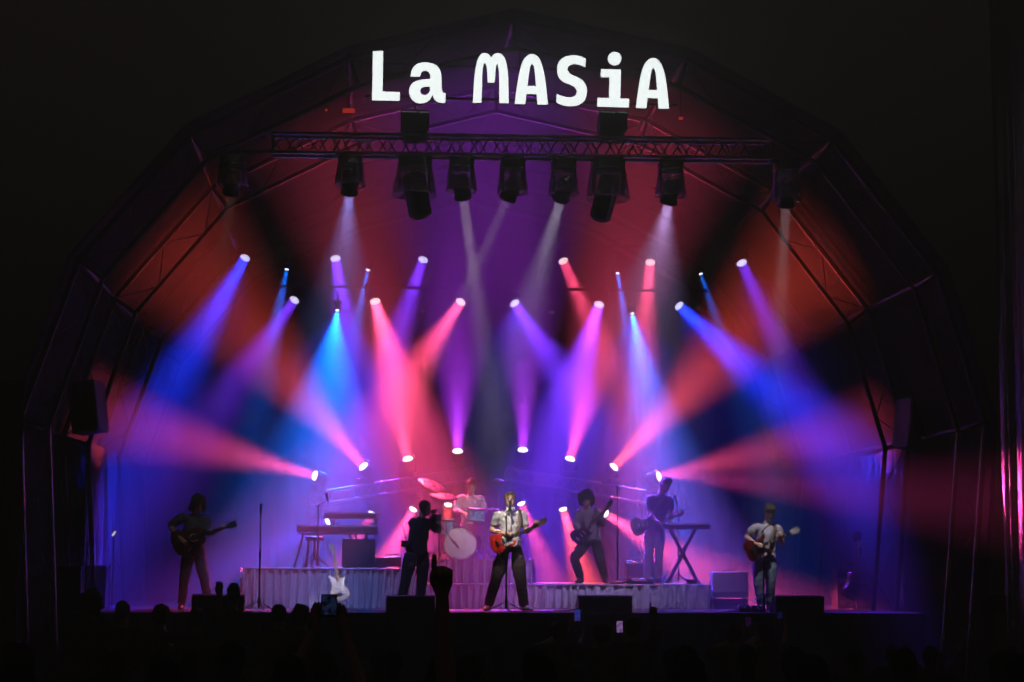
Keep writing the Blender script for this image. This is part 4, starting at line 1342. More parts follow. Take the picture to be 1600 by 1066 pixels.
def ring_loft(src, lab, rings, n=18, label=0, dense=.02):
    """rings: (centre, A, B) half-axes vectors; appended to src (MB) with labels sampled on the surface"""
    out = []
    for i in range(len(rings) - 1):
        c0, a0, b0 = rings[i]; c1, a1, b1 = rings[i + 1]
        k = max(1, int(((c1 - c0).length + abs(a1.length - a0.length)) / dense))
        for j in range(k):
            t = j / k
            out.append((c0.lerp(c1, t), a0.lerp(a1, t), b0.lerp(b1, t)))
    out.append(rings[-1])
    vs_ = []
    for c, a, b in out:
        for k in range(n):
            t = 2 * math.pi * k / n
            vs_.append(c + a * math.cos(t) + b * math.sin(t))
    fs_ = []
    for i in range(len(out) - 1):
        for k in range(n):
            k2 = (k + 1) % n
            fs_.append([i * n + k, i * n + k2, (i + 1) * n + k2, (i + 1) * n + k])
    fs_.append(list(range(n))[::-1]); fs_.append([(len(out) - 1) * n + k for k in range(n)])
    src.add(vs_, fs_)
    lab.extend((v, label) for v in vs_)

def limb(src, lab, pts, radii, label, ratio=1.0, flat_dir=None, n=14):
    pts = [V(p) for p in pts]
    # round the chain of joints into a smooth path
    P, Rr = [pts[0]], [radii[0]]
    for i in range(len(pts) - 1):
        for k in range(1, 7):
            t = k / 6
            P.append(pts[i].lerp(pts[i + 1], t)); Rr.append(radii[i] + (radii[i + 1] - radii[i]) * t)
    for _ in range(2):
        P = [P[0]] + [(P[i - 1] + P[i] * 2 + P[i + 1]) / 4 for i in range(1, len(P) - 1)] + [P[-1]]
    rings = []
    a = None
    for i, p in enumerate(P):
        d = (P[min(i + 1, len(P) - 1)] - P[max(i - 1, 0)]).normalized()
        if a is None:
            a = V(flat_dir) if flat_dir is not None else d.orthogonal()
        a = (a - d * a.dot(d)).normalized()
        b = d.cross(a)
        rings.append((p, a * Rr[i], b * Rr[i] * ratio))
    # round ends
    d0 = (P[0] - P[1]).normalized(); d1 = (P[-1] - P[-2]).normalized()
    r0, r1 = rings[0], rings[-1]
    rings = [(r0[0] + d0 * Rr[0] * .7, r0[1] * .5, r0[2] * .5)] + rings + [(r1[0] + d1 * Rr[-1] * .6, r1[1] * .5, r1[2] * .5)]
    ring_loft(src, lab, rings, n, label)

SHIRT, TROUS, SKINL, SHOE = 0, 1, 2, 3
def person(name, label, root_p, J, mats, face=(0, -1, 0), sleeve=.95, group=None, fr=1.0, hair=None, voxel=.012,
           baggy=1.0, build=1.0, hem=.16, fingers=True, head_tilt=0, flare=0.0, cat='person', beard=None, head_turn=None, hands=None, belly=1.0):
    """J: world joints; 'a' is the image-left side, 'b' the image-right side"""
    src, lab = MB(), []
    f = V(face).normalized()
    J = {k: V(v) for k, v in J.items()}
    up_s = (J['neck'] - J['pelvis']).normalized()
    lat_s = (J['sh_b'] - J['sh_a']); lat_s = (lat_s - up_s * lat_s.dot(up_s)).normalized()
    lat_h = (J['hip_b'] - J['hip_a']); lat_h = (lat_h - up_s * lat_h.dot(up_s)).normalized()
    fw = lat_s.cross(up_s).normalized()
    sw = (J['sh_b'] - J['sh_a']).length / 2
    L = (J['neck'] - J['pelvis']).length
    def ring(t, w, d, sh=0):
        la = lat_h.lerp(lat_s, max(0, min(1, t))).normalized()
        fr = la.cross(up_s).normalized()
        return (J['pelvis'] + up_s * L * t + fw * sh, la * w * build, fr * d * build)
    # trousers seat
    ring_loft(src, lab, [ring(-.18, .10, .08), ring(-.12, .148, .112), ring(-.02, .158, .115), ring(.04, .12, .09)], 22, TROUS)
    # shirt
    k = sw / .19
    ring_loft(src, lab, [ring(-hem, .150, .105), ring(-hem, .180, .136 * belly), ring(.02, .172, .130 * belly), ring(.25, .152, .120 * belly), ring(.5, .160, .122), ring(.72, .172 * k, .124), ring(.86, .162 * k, .108), ring(.95, .115 * k, .085), ring(1.02, .062, .062)], 24, SHIRT)
    # arms
    for s in 'ab':
        sh, el, wr = J['sh_' + s], J['el_' + s], J['wr_' + s]
        s0 = sh.lerp(el, min(sleeve, 1.0) * .72)
        limb(src, lab, [s0, s0.lerp(el, .5), el, el.lerp(wr, .3), wr], [.046 * build, .044 * build, .040, .041, .027], SKINL)
        chain = [sh, el, wr]; Ls = [(el - sh).length, (wr - el).length]
        inn = J['neck'].lerp(J['pelvis'], .18).lerp(sh, .55)
        if sleeve <= 1:
            e = sh.lerp(el, sleeve)
            limb(src, lab, [inn, sh, e], [.075, .070 * build, .062 * build], SHIRT)
        else:
            e = el.lerp(wr, sleeve - 1)
            limb(src, lab, [inn, sh, el, e], [.075, .070 * build, .056, .044], SHIRT)
        # palm
        hd = J['hand_' + s]
        hdv = (hd - wr).normalized()
        pn = (hands or {}).get(s)
        pn = V(pn).normalized() if pn is not None else f
        sd = hdv.cross(pn).normalized()
        limb(src, lab, [wr, wr + hdv * .045, wr + hdv * .095], [.028, .045, .043], SKINL, .55, sd)
    # legs
    for s in 'ab':
        hp, kn, an, toe = J['hip_' + s], J['kn_' + s], J['an_' + s], J['toe_' + s]
        limb(src, lab, [hp, hp.lerp(kn, .5), kn, kn.lerp(an, .5), an + (kn - an).normalized() * .02],
             [.092 * build, .086 * build * baggy, .070 * baggy, (.064 + flare * .5) * baggy, (.058 + flare) * baggy], TROUS, n=18)
        fd = toe - an; fd.z = 0; fd.normalize()
        z0 = min(an.z, toe.z)
        sdv = fd.cross(V((0, 0, 1)))
        base = V((an.x, an.y, toe.z))
        ring_loft(src, lab, [(base - fd * .065 + V((0, 0, .035)), sdv * .020, V((0, 0, 1)) * .025), (base - fd * .05 + V((0, 0, .042)), sdv * .036, V((0, 0, 1)) * .040),
                             (base + fd * .03 + V((0, 0, .050)), sdv * .042, V((0, 0, 1)) * .048), (base + fd * .10 + V((0, 0, .036)), sdv * .048, V((0, 0, 1)) * .034),
                             (base + fd * .165 + V((0, 0, .028)), sdv * .042, V((0, 0, 1)) * .026), (base + fd * .195 + V((0, 0, .022)), sdv * .02, V((0, 0, 1)) * .012)], 16, SHOE)
    # neck and head
    hc = J['head']
    hf = V(head_turn).normalized() if head_turn is not None else f
    hu = V((0, 0, 1))
    hx = hf.cross(hu).normalized()                       # person's right as seen from the front
    q = Matrix.Rotation(R(head_tilt), 3, hx)             # nod: positive looks down
    hf, hu = q.transposed() @ hf if False else Matrix.Rotation(R(-head_tilt), 3, hx) @ hf, Matrix.Rotation(R(-head_tilt), 3, hx) @ hu
    limb(src, lab, [J['neck'] - up_s * .03, J['neck'].lerp(hc, .5) - hf * .01, hc - hu * .03 - hf * .02], [.062, .054, .056], SKINL)
    H = lambda x, y, z: hc + hx * x + hf * y + hu * z
    hr = [(-.118, .022, .020, .045), (-.112, .036, .036, .040), (-.085, .056, .060, .022), (-.05, .069, .078, .008), (0, .077, .092, -.004), (.04, .079, .096, -.008), (.08, .070, .086, -.012), (.105, .046, .060, -.014), (.118, .018, .025, -.014)]
    ring_loft(src, lab, [(H(0, y, z), hx * w, hf * d) for z, w, d, y in hr], 22, SKINL)
    ring_loft(src, lab, [(H(0, .086, -.004 + .02), hx * .008, hu * .010), (H(0, .098, -.022), hx * .015, hu * .015), (H(0, .108, -.028), hx * .010, hu * .009)], 10, SKINL, .01)
    me0 = src.mesh('tmp_src', M_BLACK)
    tmp = bpy.data.objects.new('tmp', me0); col.objects.link(tmp)
    rm = tmp.modifiers.new('r', 'REMESH'); rm.mode = 'VOXEL'; rm.voxel_size = voxel
    dg = bpy.context.evaluated_depsgraph_get()
    me = bpy.data.meshes.new_from_object(tmp.evaluated_get(dg))
    bpy.data.objects.remove(tmp); bpy.data.meshes.remove(me0)
    bm = bmesh.new(); bm.from_mesh(me)
    for _ in range(2):
        bmesh.ops.smooth_vert(bm, verts=bm.verts, factor=.5, use_axis_x=True, use_axis_y=True, use_axis_z=True)
    kd = KDTree(len(lab))
    for i, (v, _) in enumerate(lab):
        kd.insert(v, i)
    kd.balance()
    bm.normal_update()
    vl = {}
    disp = {}
    for v in bm.verts:
        l = lab[kd.find(v.co)[1]][1]
        vl[v.index] = l
        if l in (SHIRT, TROUS):
            p = v.co
            w = noise.noise(V((p.x * 9, p.y * 9, p.z * 16))) * .010 + noise.noise(V((p.x * 22 + 5, p.y * 22, p.z * 30))) * .005
            disp[v] = v.normal * (w + (.004 if l == SHIRT else .002))
    for v, d in disp.items():
        v.co += d
    for fc in bm.faces:
        c = [vl[v.index] for v in fc.verts]
        fc.material_index = max(set(c), key=c.count)
        fc.smooth = True
    # fingers, eyes and mouth
    add = MB()
    if fingers:
        for s in 'ab':
            wr, hd = J['wr_' + s], J['hand_' + s]
            hdv = (hd - wr).normalized()
            pn = (hands or {}).get(s); pn = V(pn).normalized() if pn is not None else f
            sd = hdv.cross(pn).normalized()
            pn = sd.cross(hdv)
            curl = (hands or {}).get('curl_' + s, .9)
            point = (hands or {}).get('point_' + s, False)
            for i, (off, ln) in enumerate(((-.030, .070), (-.010, .078), (.010, .074), (.029, .058))):
                b0 = wr + hdv * .078 + sd * off
                cu = curl if not (point and i == 0) else .05
                if point and i: cu = 1.7
                pts = [b0]; ang = 0
                for seg in (.42, .33, .25):
                    ang += cu * .62
                    pts.append(pts[-1] + (hdv * math.cos(ang) - pn * math.sin(ang) * -1) * (ln * seg + (.012 if len(pts) == 1 else 0)))
                add.poly(pts, [.0100 * fr, .0092 * fr, .0084 * fr, .0064 * fr], 8, True, SKINL)
            b0 = wr + hdv * .028 - sd * .014
            add.poly([b0, b0 - sd * .022 + hdv * .022 + pn * .010, b0 - sd * .026 + hdv * .052 + pn * .022, b0 - sd * .020 + hdv * .070 + pn * .026], [.012, .0105, .0095, .007], 8, True, SKINL)
    for s in (-1, 1):
        add.ball(H(s * .030, .083, .008), (.011, .006, .006), 8, 6, 4, Matrix((hx, hf, hu)).transposed())
        add.ball(H(s * .030, .084, .024), (.016, .006, .0035), 8, 6, 5, Matrix((hx, hf, hu)).transposed())
        add.ball(H(s * .077, -.012, -.005), (.008, .018, .028), 8, 6, SKINL, Matrix((hx, hf, hu)).transposed())
    add.ball(H(0, .080, -.058), (.022, .007, .006), 8, 6, 6, Matrix((hx, hf, hu)).transposed())
    b0 = len(bm.verts)
    vv = [bm.verts.new(v) for v in add.v]
    for fs_, mi in zip(add.f, add.m):
        try:
            fc = bm.faces.new([vv[i] for i in fs_]); fc.material_index = mi; fc.smooth = True
        except ValueError:
            pass
    rp = V(root_p)
    for v in bm.verts:
        v.co -= rp
    me.materials.clear()
    for m in list(mats) + [mat('eye_dark', (.02, .015, .012), .3), mat('brow_dark', (.05, .03, .02), .8), mat('lips', (.30, .10, .09), .5)]:
        me.materials.append(m)
    bm.to_mesh(me); bm.free()
    root = thing(name, label, cat, rp, group)
    link('body', me, root)
    # hair
    if hair:
        kind, hm = hair
        hb = MB()
        rot = Matrix((hx, hf, hu)).transposed()
        if kind == 'curly':
            hb.ball(H(0, -.03, .035), (.125, .125, .125), 24, 16, 0, rot)
            hb.ball(H(-.08, -.02, -.03), (.055, .075, .085), 16, 12, 0, rot); hb.ball(H(.08, -.02, -.03), (.055, .075, .085), 16, 12, 0, rot)
            hb.ball(H(0, -.08, -.05), (.09, .06, .09), 16, 12, 0, rot)
            amp_, sc_ = .030, 30
        elif kind == 'mop':
            hb.ball(H(0, -.018, .046), (.093, .102, .084), 24, 16, 0, rot)
            hb.ball(H(0, -.052, -.005), (.088, .072, .082), 16, 12, 0, rot)
            hb.ball(H(0, .058, .086), (.064, .038, .026), 16, 12, 0, rot)
            amp_, sc_ = .014, 34
        elif kind == 'tall':
            hb.ball(H(0, -.012, .062), (.076, .098, .082), 24, 16, 0, rot)
            hb.ball(H(0, -.050, .000), (.074, .060, .070), 16, 12, 0, rot)
            hb.ball(H(0, .03, .110), (.058, .055, .040), 16, 12, 0, rot)
            amp_, sc_ = .014, 36
        else:   # short crop
            hb.ball(H(0, -.022, .038), (.080, .096, .087), 24, 16, 0, rot)
            hb.ball(H(0, -.056, -.005), (.071, .052, .065), 16, 12, 0, rot)
            amp_, sc_ = .006, 45
        for v in hb.v:
            d = (v - hc).normalized()
            v += d * (noise.noise(v * sc_) * amp_ + noise.noise(v * sc_ * .45 + V((3, 1, 7))) * amp_)
        part('hair', hb, hm, root, True, wor=rp)
    if beard:
        hb = MB(); rot = Matrix((hx, hf, hu)).transposed()
        hb.ball(H(0, .048, -.088), (.052, .042, .040), 16, 12, 0, rot)
        for v in hb.v:
            v += (v - hc).normalized() * noise.noise(v * 50) * .006
        part('beard', hb, beard, root, True, wor=rp)
    root_info[root.name] = (H, hx, hf, hu, J, fw, up_s)
    return root
root_info = {}

H_BROWN = mat('hair_brown', (.022, .011, .007), .6, 0, .5, 60, .6, 120)
H_DARK = mat('hair_dark', (.012, .009, .008), .6, 0, .5, 60, .6, 120)
H_SANDY = mat('hair_sandy', (.13, .065, .028), .6, 0, .5, 60, .6, 120)

def px_pose(Y, d):
    """joint dictionary from pixel places and depth offsets: name -> (px, py, dy)"""
    return {k: at(x, y, Y + dy) for k, (x, y, dy) in d.items()}

def strap(root_name, rp, pts, w, m, parent):
    """a flat strap over the body"""
    mb = MB()
    vs_, fs_ = [], []
    for i, p in enumerate(pts):
        d = (V(pts[min(i + 1, len(pts) - 1)]) - V(pts[max(i - 1, 0)])).normalized()
        s = d.cross(V((0, -1, 0))); s = s.normalized() if s.length > .1 else V((1, 0, 0))
        for e in (-1, 1):
            vs_.append(V(p) + s * e * w / 2)
        for e in (1, -1):
            vs_.append(V(p) + s * e * w / 2 + V((0, .004, 0)))
    for i in range(len(pts) - 1):
        for k in range(4):
            fs_.append([i * 4 + k, i * 4 + (k + 1) % 4, (i + 1) * 4 + (k + 1) % 4, (i + 1) * 4 + k])
    mb.add(vs_, fs_)
    return part('strap', mb, m, parent, True, M=parent.matrix_basis.inverted())

def strap_of(gt, pts):
    strap('', None, pts, .055, mat('strap_web', (.10, .07, .05), .8, 0, .3, 40), gt)

# ---- the singer
Y = 1.0
J = px_pose(Y, dict(head=(797, 781, -.05), neck=(797, 800, .02), pelvis=(797, 853, .02), sh_a=(778, 805, .02), sh_b=(817, 804, .02),
    el_a=(768, 829, .06), wr_a=(788, 834, -.24), hand_a=(796, 836, -.26), el_b=(823, 831, -.02), wr_b=(833, 824, -.20), hand_b=(837, 819, -.24),
    hip_a=(787, 862, .02), hip_b=(808, 862, .02), kn_a=(775, 906, -.04), kn_b=(813, 906, -.04), an_a=(763, 944, .06), an_b=(819, 944, .04), toe_a=(757, 950, -.1), toe_b=(832, 951, -.10)))
for k in 'ab':
    J['an_' + k].z = DECK + .085; J['toe_' + k].z = DECK + .004
singer = person('person', 'singer in pale grey polo shirt and dark trousers with red guitar, at the microphone', at_z(797, Y, DECK), J,
    [mat('polo_grey', (.46, .45, .43), .85, 0, .12, 40), mat('trousers_maroon', (.035, .018, .020), .85, 0, .25, 30), SK, mat('shoe_beige', (.40, .32, .26), .7)],
    sleeve=.62, hair=('mop', H_SANDY), baggy=1.28, hem=.05, hands={'a': (0, .9, .3), 'b': (0, .6, .6), 'curl_a': .8, 'curl_b': 1.2}, voxel=.011, head_tilt=-9)
Hs, hx, hf, hu, JS, fw, ups = root_info[singer.name]
gl_ = MB()
for s in (-1, 1):
    c = Hs(s * .031, .104, .008)
    gl_.lathe([(.0215, -.001), (.024, -.001), (.024, .001), (.0215, .001), (.0215, -.001)], 14, Matrix.Translation(c) @ Matrix((hx, hu, hf)).transposed().to_4x4())
    gl_.tube(Hs(s * .055, .100, .010), Hs(s * .076, .0, .010), .0028, 5)
gl_.tube(Hs(-.008, .105, .010), Hs(.008, .105, .010), .0028, 5)
part('glasses', gl_, mat('glasses_frame', (.16, .12, .09), .3, .3), singer, 40, wor=singer.location)
mb = MB()
for s in (-1, 1):
    mb.add([Hs(s * .01, .058, -.125), Hs(s * .065, .045, -.118), Hs(s * .075, .050, -.165), Hs(s * .03, .085, -.165)], [[0, 1, 2, 3]])
part('collar', mb, MATS['polo_grey'], singer, wor=singer.location)
tele = guitar('electric_guitar', 'red electric guitar with white pickguard played by the singer', gmat(789, 844, 855, 815, Y - .205), 'single', M_RED, .45, M_WOOD, M_ROSE, 'six', M_PG, m_head=M_WOOD)
strap_of(tele, [at(805, 838, Y - .21), at(812, 822, Y - .165), at(813, 806, Y - .10), at(812, 798, Y - .02), at(808, 797, Y + .06)])

# ---- the acoustic guitarist on the left
Y = 1.5
J = px_pose(Y, dict(head=(310, 789, -.08), neck=(304, 806, .02), pelvis=(303, 860, .05), sh_a=(284, 808, .0), sh_b=(322, 811, .02),
    el_a=(266, 823, .02), wr_a=(281, 840, -.24), hand_a=(287, 847, -.27), el_b=(326, 834, -.04), wr_b=(342, 829, -.22), hand_b=(349, 823, -.26),
    hip_a=(294, 868, .05), hip_b=(312, 868, .05), kn_a=(288, 904, .0), kn_b=(319, 903, -.02), an_a=(284, 940, .1), an_b=(326, 938, .04), toe_a=(281, 948, -.1), toe_b=(330, 948, -.1)))
for k in 'ab':
    J['an_' + k].z = DECK + .085; J['toe_' + k].z = DECK + .004
left = person('person', 'curly-haired musician in dark shirt and jeans playing acoustic guitar on the left', at_z(303, Y, DECK), J,
    [mat('shirt_denim_dark', (.10, .09, .11), .85, 0, .3, 30), mat('jeans_blue', (.07, .10, .17), .85, 0, .35, 16), SK, mat('shoe_black', (.015, .015, .015), .5)],
    sleeve=.92, hair=('curly', H_DARK), baggy=1.1, hem=.16, head_tilt=22, hands={'a': (0, .9, .3), 'b': (0, .6, .6), 'curl_b': 1.2}, head_turn=(.25, -1, 0))
ag = guitar('acoustic_guitar', 'dark sunburst acoustic guitar held by the musician on the left', gmat(296, 843, 364, 820, Y - .19), 'acoustic', M_SPRUCE, .36, M_ROSE, M_ROSE, 'book', M_PGB, .10)

# ---- the photographer, back turned
Y = 1.35
J = px_pose(Y, dict(head=(665, 794, -.04), neck=(658, 810, .0), pelvis=(651, 858, .0), sh_a=(643, 816, -.04), sh_b=(671, 818, .10),
    el_a=(660, 832, .20), wr_a=(678, 817, .22), hand_a=(681, 809, .20), el_b=(686, 831, .06), wr_b=(686, 816, .12), hand_b=(684, 808, .14),
    hip_a=(643, 866, -.06), hip_b=(660, 866, .06), kn_a=(635, 902, -.06), kn_b=(660, 902, .08), an_a=(625, 940, .0), an_b=(656, 940, .1), toe_a=(632, 948, .14), toe_b=(668, 948, .2)))
for k in 'ab':
    J['an_' + k].z = DECK + .085; J['toe_' + k].z = DECK + .004
photo = person('person', 'photographer in black clothes, back turned, raising a camera towards the drums', at_z(650, Y, DECK), J,
    [mat('black_tee', (.012, .012, .014), .9, 0, .2, 30), mat('black_trousers', (.014, .015, .02), .9, 0, .2, 20), SK, MATS['shoe_black']],
    face=(.75, .66, 0), sleeve=.75, hair=('short', H_BROWN), baggy=1.18, hem=.1, hands={'a': (.8, .3, 0), 'b': (.8, .3, 0), 'curl_a': 1.2, 'curl_b': 1.2}, build=1.06)
cp = at(678, 811, Y + .18)
cm = thing('photo_camera', 'black camera raised by the photographer', 'camera', M=Matrix.Translation(cp) @ Matrix.Rotation(R(-40), 4, 'Z'), group='cameras')
mb = MB(); mb.rbox((0, 0, 0), (.15, .07, .10), .015); mb.rbox((0, 0, .06), (.06, .06, .04), .012); part('camera_body', mb, M_BLACK, cm, 30)
mb = MB(); mb.lathe([(.038, .03), (.040, .10), (.045, .15), (.040, .152)], 18, Matrix.Rotation(R(-90), 4, 'X')); part('lens_barrel', mb, M_RUBBER, cm, 40)
mb = MB(); mb.rbox((0, -.01, .115), (.07, .09, .06), .012); part('flash', mb, M_BLACK, cm, 30)
cp = at(632, 850, Y - .12)
cm = thing('photo_camera', 'second black camera hanging at the photographer\'s hip', 'camera', M=Matrix.Translation(cp) @ Matrix.Rotation(R(60), 4, 'Z'), group='cameras')
mb = MB(); mb.rbox((0, 0, 0), (.14, .07, .10), .015); part('camera_body', mb, M_BLACK, cm, 30)
mb = MB(); mb.lathe([(.038, .03), (.040, .10), (.043, .13), (.038, .132)], 18, Matrix.Rotation(R(90), 4, 'X')); part('lens_barrel', mb, M_RUBBER, cm, 40)
mb = MB(); mb.poly([(.07, 0, .03), (.09, .06, .20), (.12, .12, .32)], .008, 6); part('carry_strap', mb, M_RUBBER, cm)

# ---- the drummer, seated
Y = 4.3
J = px_pose(Y, dict(head=(737, 759, -.10), neck=(735, 774, .0), pelvis=(735, 822, .06), sh_a=(718, 779, -.02), sh_b=(752, 780, -.02),
    el_a=(712, 798, -.02), wr_a=(721, 800, -.26), hand_a=(726, 803, -.30), el_b=(757, 799, -.04), wr_b=(750, 803, -.28), hand_b=(746, 804, -.32),
    hip_a=(727, 829, .04), hip_b=(743, 829, .04), kn_a=(716, 832, -.40), kn_b=(757, 832, -.38), an_a=(716, 864, -.40), an_b=(758, 864, -.42), toe_a=(714, 872, -.55), toe_b=(759, 872, -.55)))
for k in 'ab':
    J['an_' + k].z = RZ_D + .085; J['toe_' + k].z = RZ_D + .004
drummer = person('person', 'drummer in pale pink shirt seated behind the drum kit', at_z(735, Y, RZ_D), J,
    [mat('shirt_pale', (.52, .42, .46), .85, 0, .15, 30), mat('trousers_black', (.02, .02, .022), .85), SK, MATS['shoe_black']],
    sleeve=1.75, hair=('mop', H_BROWN), head_tilt=18, hands={'a': (0, .2, 1), 'b': (0, .2, 1), 'curl_a': -1.2, 'curl_b': -1.2}, hem=.12)
for a, b, lb in (((725, 801, Y - .30), (733, 812, Y - .62), 'drumstick in the drummer\'s hand on the left'), ((747, 803, Y - .32), (738, 812, Y - .55), 'drumstick in the drummer\'s hand on the right')):
    A, B = at(*a), at(*b)
    mb = MB(); mb.poly([A + (A - B) * .25, A.lerp(B, .8), B], [.007, .006, .004], 6); mb.ball(B, (.006, .006, .006), 6, 5)
    o = link('drumstick', mb.mesh('drumstick', M_WOOD, True)); tag(o, lb, 'drumstick', 'drumsticks')

# ---- the bass player
Y = 3.15
J = px_pose(Y, dict(head=(916, 779, -.06), neck=(919, 796, .02), pelvis=(923, 841, .04), sh_a=(905, 801, .0), sh_b=(935, 801, .02),
    el_a=(899, 821, .02), wr_a=(910, 830, -.22), hand_a=(916, 829, -.25), el_b=(942, 820, -.02), wr_b=(939, 808, -.22), hand_b=(938, 801, -.25),
    hip_a=(915, 846, .04), hip_b=(932, 846, .04), kn_a=(897, 873, -.12), kn_b=(938, 875, -.10), an_a=(908, 903, .0), an_b=(945, 903, .04), toe_a=(901, 908, -.12), toe_b=(948, 908, -.12)))
for k in 'ab':
    J['an_' + k].z = RZ_C + .085; J['toe_' + k].z = RZ_C + .004
bass = person('person', 'curly-haired bass player with sunglasses, knees bent, on the low riser', at_z(922, Y, RZ_C), J,
    [mat('shirt_taupe', (.26, .22, .24), .85, 0, .25, 30), mat('trousers_plum', (.06, .035, .05), .85, 0, .2), SK, MATS['shoe_black']],
    sleeve=1.55, hair=('curly', H_DARK), baggy=1.12, hem=.06, hands={'a': (0, .9, .3), 'b': (0, .6, .6), 'curl_b': 1.2}, head_tilt=4)
Hs, hx, hf, hu, JS, fw, ups = root_info[bass.name]
mb = MB()
for s in (-1, 1):
    mb.rbox(Hs(s * .034, .100, .008), (.050, .008, .032), .003, Matrix((hx, hf, hu)).transposed())
    mb.tube(Hs(s * .058, .100, .012), Hs(s * .078, .0, .012), .003, 5)
mb.tube(Hs(-.01, .100, .014), Hs(.01, .100, .014), .003, 5)
part('sunglasses', mb, M_BLACK, bass, wor=bass.location)
bg_ = guitar('bass_guitar', 'dark electric bass worn by the curly-haired player on the riser', gmat(911, 833, 946, 797, Y - .22, Y - .62), 'double', M_BASSB, .60, M_ROSE, M_ROSE, 'six', M_PGB, bass=True)
strap_of(bg_, [at(921, 818, Y - .20), at(929, 805, Y - .155), at(931, 796, Y - .08), at(930, 793, Y), at(926, 793, Y + .07)])

# ---- the keyboard player on the right
Y = 3.85
J = px_pose(Y, dict(head=(1040, 758, -.06), neck=(1032, 773, .0), pelvis=(1023, 824, .04), sh_a=(1017, 779, -.04), sh_b=(1047, 781, .04),
    el_a=(1016, 803, -.06), wr_a=(1025, 813, -.26), hand_a=(1031, 816, -.30), el_b=(1047, 802, .0), wr_b=(1049, 814, -.24), hand_b=(1050, 818, -.30),
    hip_a=(1015, 831, .02), hip_b=(1031, 831, .04), kn_a=(1014, 864, .0), kn_b=(1030, 864, .02), an_a=(1012, 897, .08), an_b=(1027, 897, .1), toe_a=(1012, 902, -.06), toe_b=(1031, 902, -.04)))
for k in 'ab':
    J['an_' + k].z = RZ_C + .085; J['toe_' + k].z = RZ_C + .004
keys = person('person', 'bearded keyboard player in dark tee and pale flared trousers, looking down', at_z(1022, Y, RZ_C), J,
    [mat('tee_dark', (.035, .03, .045), .85, 0, .25, 30), mat('trousers_pale', (.34, .28, .30), .85, 0, .15), SK, MATS['shoe_black']],
    sleeve=.72, hair=('tall', H_DARK), head_tilt=28, head_turn=(.75, -.66, 0), face=(.3, -.95, 0), baggy=1.02, flare=.024, hem=.10, beard=H_DARK,
    hands={'a': (0, .2, 1), 'b': (0, .2, 1), 'curl_a': -.7, 'curl_b': -.7})
sg2 = guitar('electric_guitar', 'silver electric guitar slung level across the keyboard player', gmat(1007, 820, 1068, 804, Y - .20), 'double', M_SILVERG, .45, M_ROSE, M_ROSE, 'six', M_PGB)
strap_of(sg2, [at(1016, 812, Y - .19), at(1024, 795, Y - .15), at(1036, 780, Y - .10), at(1040, 775, Y - .02), at(1036, 774, Y + .06)])

# ---- the guitarist on the right
Y = 1.2
J = px_pose(Y, dict(head=(1203, 800, -.10), neck=(1199, 819, .0), pelvis=(1195, 868, .05), sh_a=(1180, 824, -.02), sh_b=(1217, 827, .0),
    el_a=(1166, 840, .04), wr_a=(1182, 850, -.24), hand_a=(1189, 854, -.27), el_b=(1222, 850, -.02), wr_b=(1220, 843, -.24), hand_b=(1219, 837, -.27),
    hip_a=(1186, 877, .05), hip_b=(1205, 877, .05), kn_a=(1185, 911, .0), kn_b=(1204, 911, .0), an_a=(1190, 943, .04), an_b=(1202, 943, .10), toe_a=(1184, 952, -.12), toe_b=(1210, 952, -.06)))
for k in 'ab':
    J['an_' + k].z = DECK + .085; J['toe_' + k].z = DECK + .004
right = person('person', 'guitarist in grey short-sleeved shirt and worn jeans, head bowed, on the right', at_z(1195, Y, DECK), J,
    [mat('shirt_checked', (.36, .34, .37), .85, 0, .35, 45), mat('jeans_worn', (.12, .15, .22), .85, 0, .6, 14), SK, MATS['shoe_black']],
    sleeve=.60, hair=('mop', H_BROWN), head_tilt=32, hem=.10, hands={'a': (0, .9, .3), 'b': (0, .6, .6), 'curl_b': 1.3}, baggy=1.12, head_turn=(.15, -1, 0))
sgg = guitar('electric_guitar', 'dark cherry electric guitar with two horns held by the right guitarist', gmat(1186, 855, 1256, 823, Y - .20), 'horned', M_CHERRY, .45, M_CHERRY, M_ROSE, 'book', M_PGB, knobs=4, m_head=M_PG)
strap_of(sgg, [at(1202, 848, Y - .20), at(1208, 836, Y - .16), at(1211, 826, Y - .10), at(1210, 819, Y - .02), at(1206, 818, Y + .06)])
mic_stand('short microphone stand in front of the right guitarist', at_z(1193, .55, DECK), h_(1207, 822, .55, DECK) * .95, at(1204, 818, .62) - at_z(1193, .55, DECK), True, True, .30, (0, -.8, -.3))

# ---------------------------------------------------------------- the crowd
M_CR = [mat('crowd_black', (.02, .02, .022), .9), mat('crowd_jeans', (.03, .035, .05), .9), SK, MATS['shoe_black']]
M_CG = [mat('crowd_grey', (.05, .045, .045), .9), MATS['crowd_jeans'], SK, MATS['shoe_black']]
def stand_pose(h=1.76, lift=None):
    """upright, facing the stage (+y); joints about the origin"""
    k = h / 1.76
    J = dict(head=(0, .02, 1.64), neck=(0, 0, 1.47), pelvis=(0, 0, .95), sh_a=(-.19, 0, 1.42), sh_b=(.19, 0, 1.42), el_a=(-.25, -.02, 1.13), el_b=(.25, -.02, 1.13),
        wr_a=(-.24, .08, .88), wr_b=(.24, .08, .88), hand_a=(-.23, .12, .78), hand_b=(.23, .12, .78), hip_a=(-.09, 0, .90), hip_b=(.09, 0, .90),
        kn_a=(-.10, .02, .48), kn_b=(.10, .02, .48), an_a=(-.11, 0, .085), an_b=(.11, 0, .085), toe_a=(-.13, .15, .004), toe_b=(.13, .15, .004))
    J = {a: V(b) * k for a, b in J.items()}
    J['an_a'].z = J['an_b'].z = .085; J['toe_a'].z = J['toe_b'].z = .004
    if lift:
        J.update({a: V(b) for a, b in lift.items()})
    return J
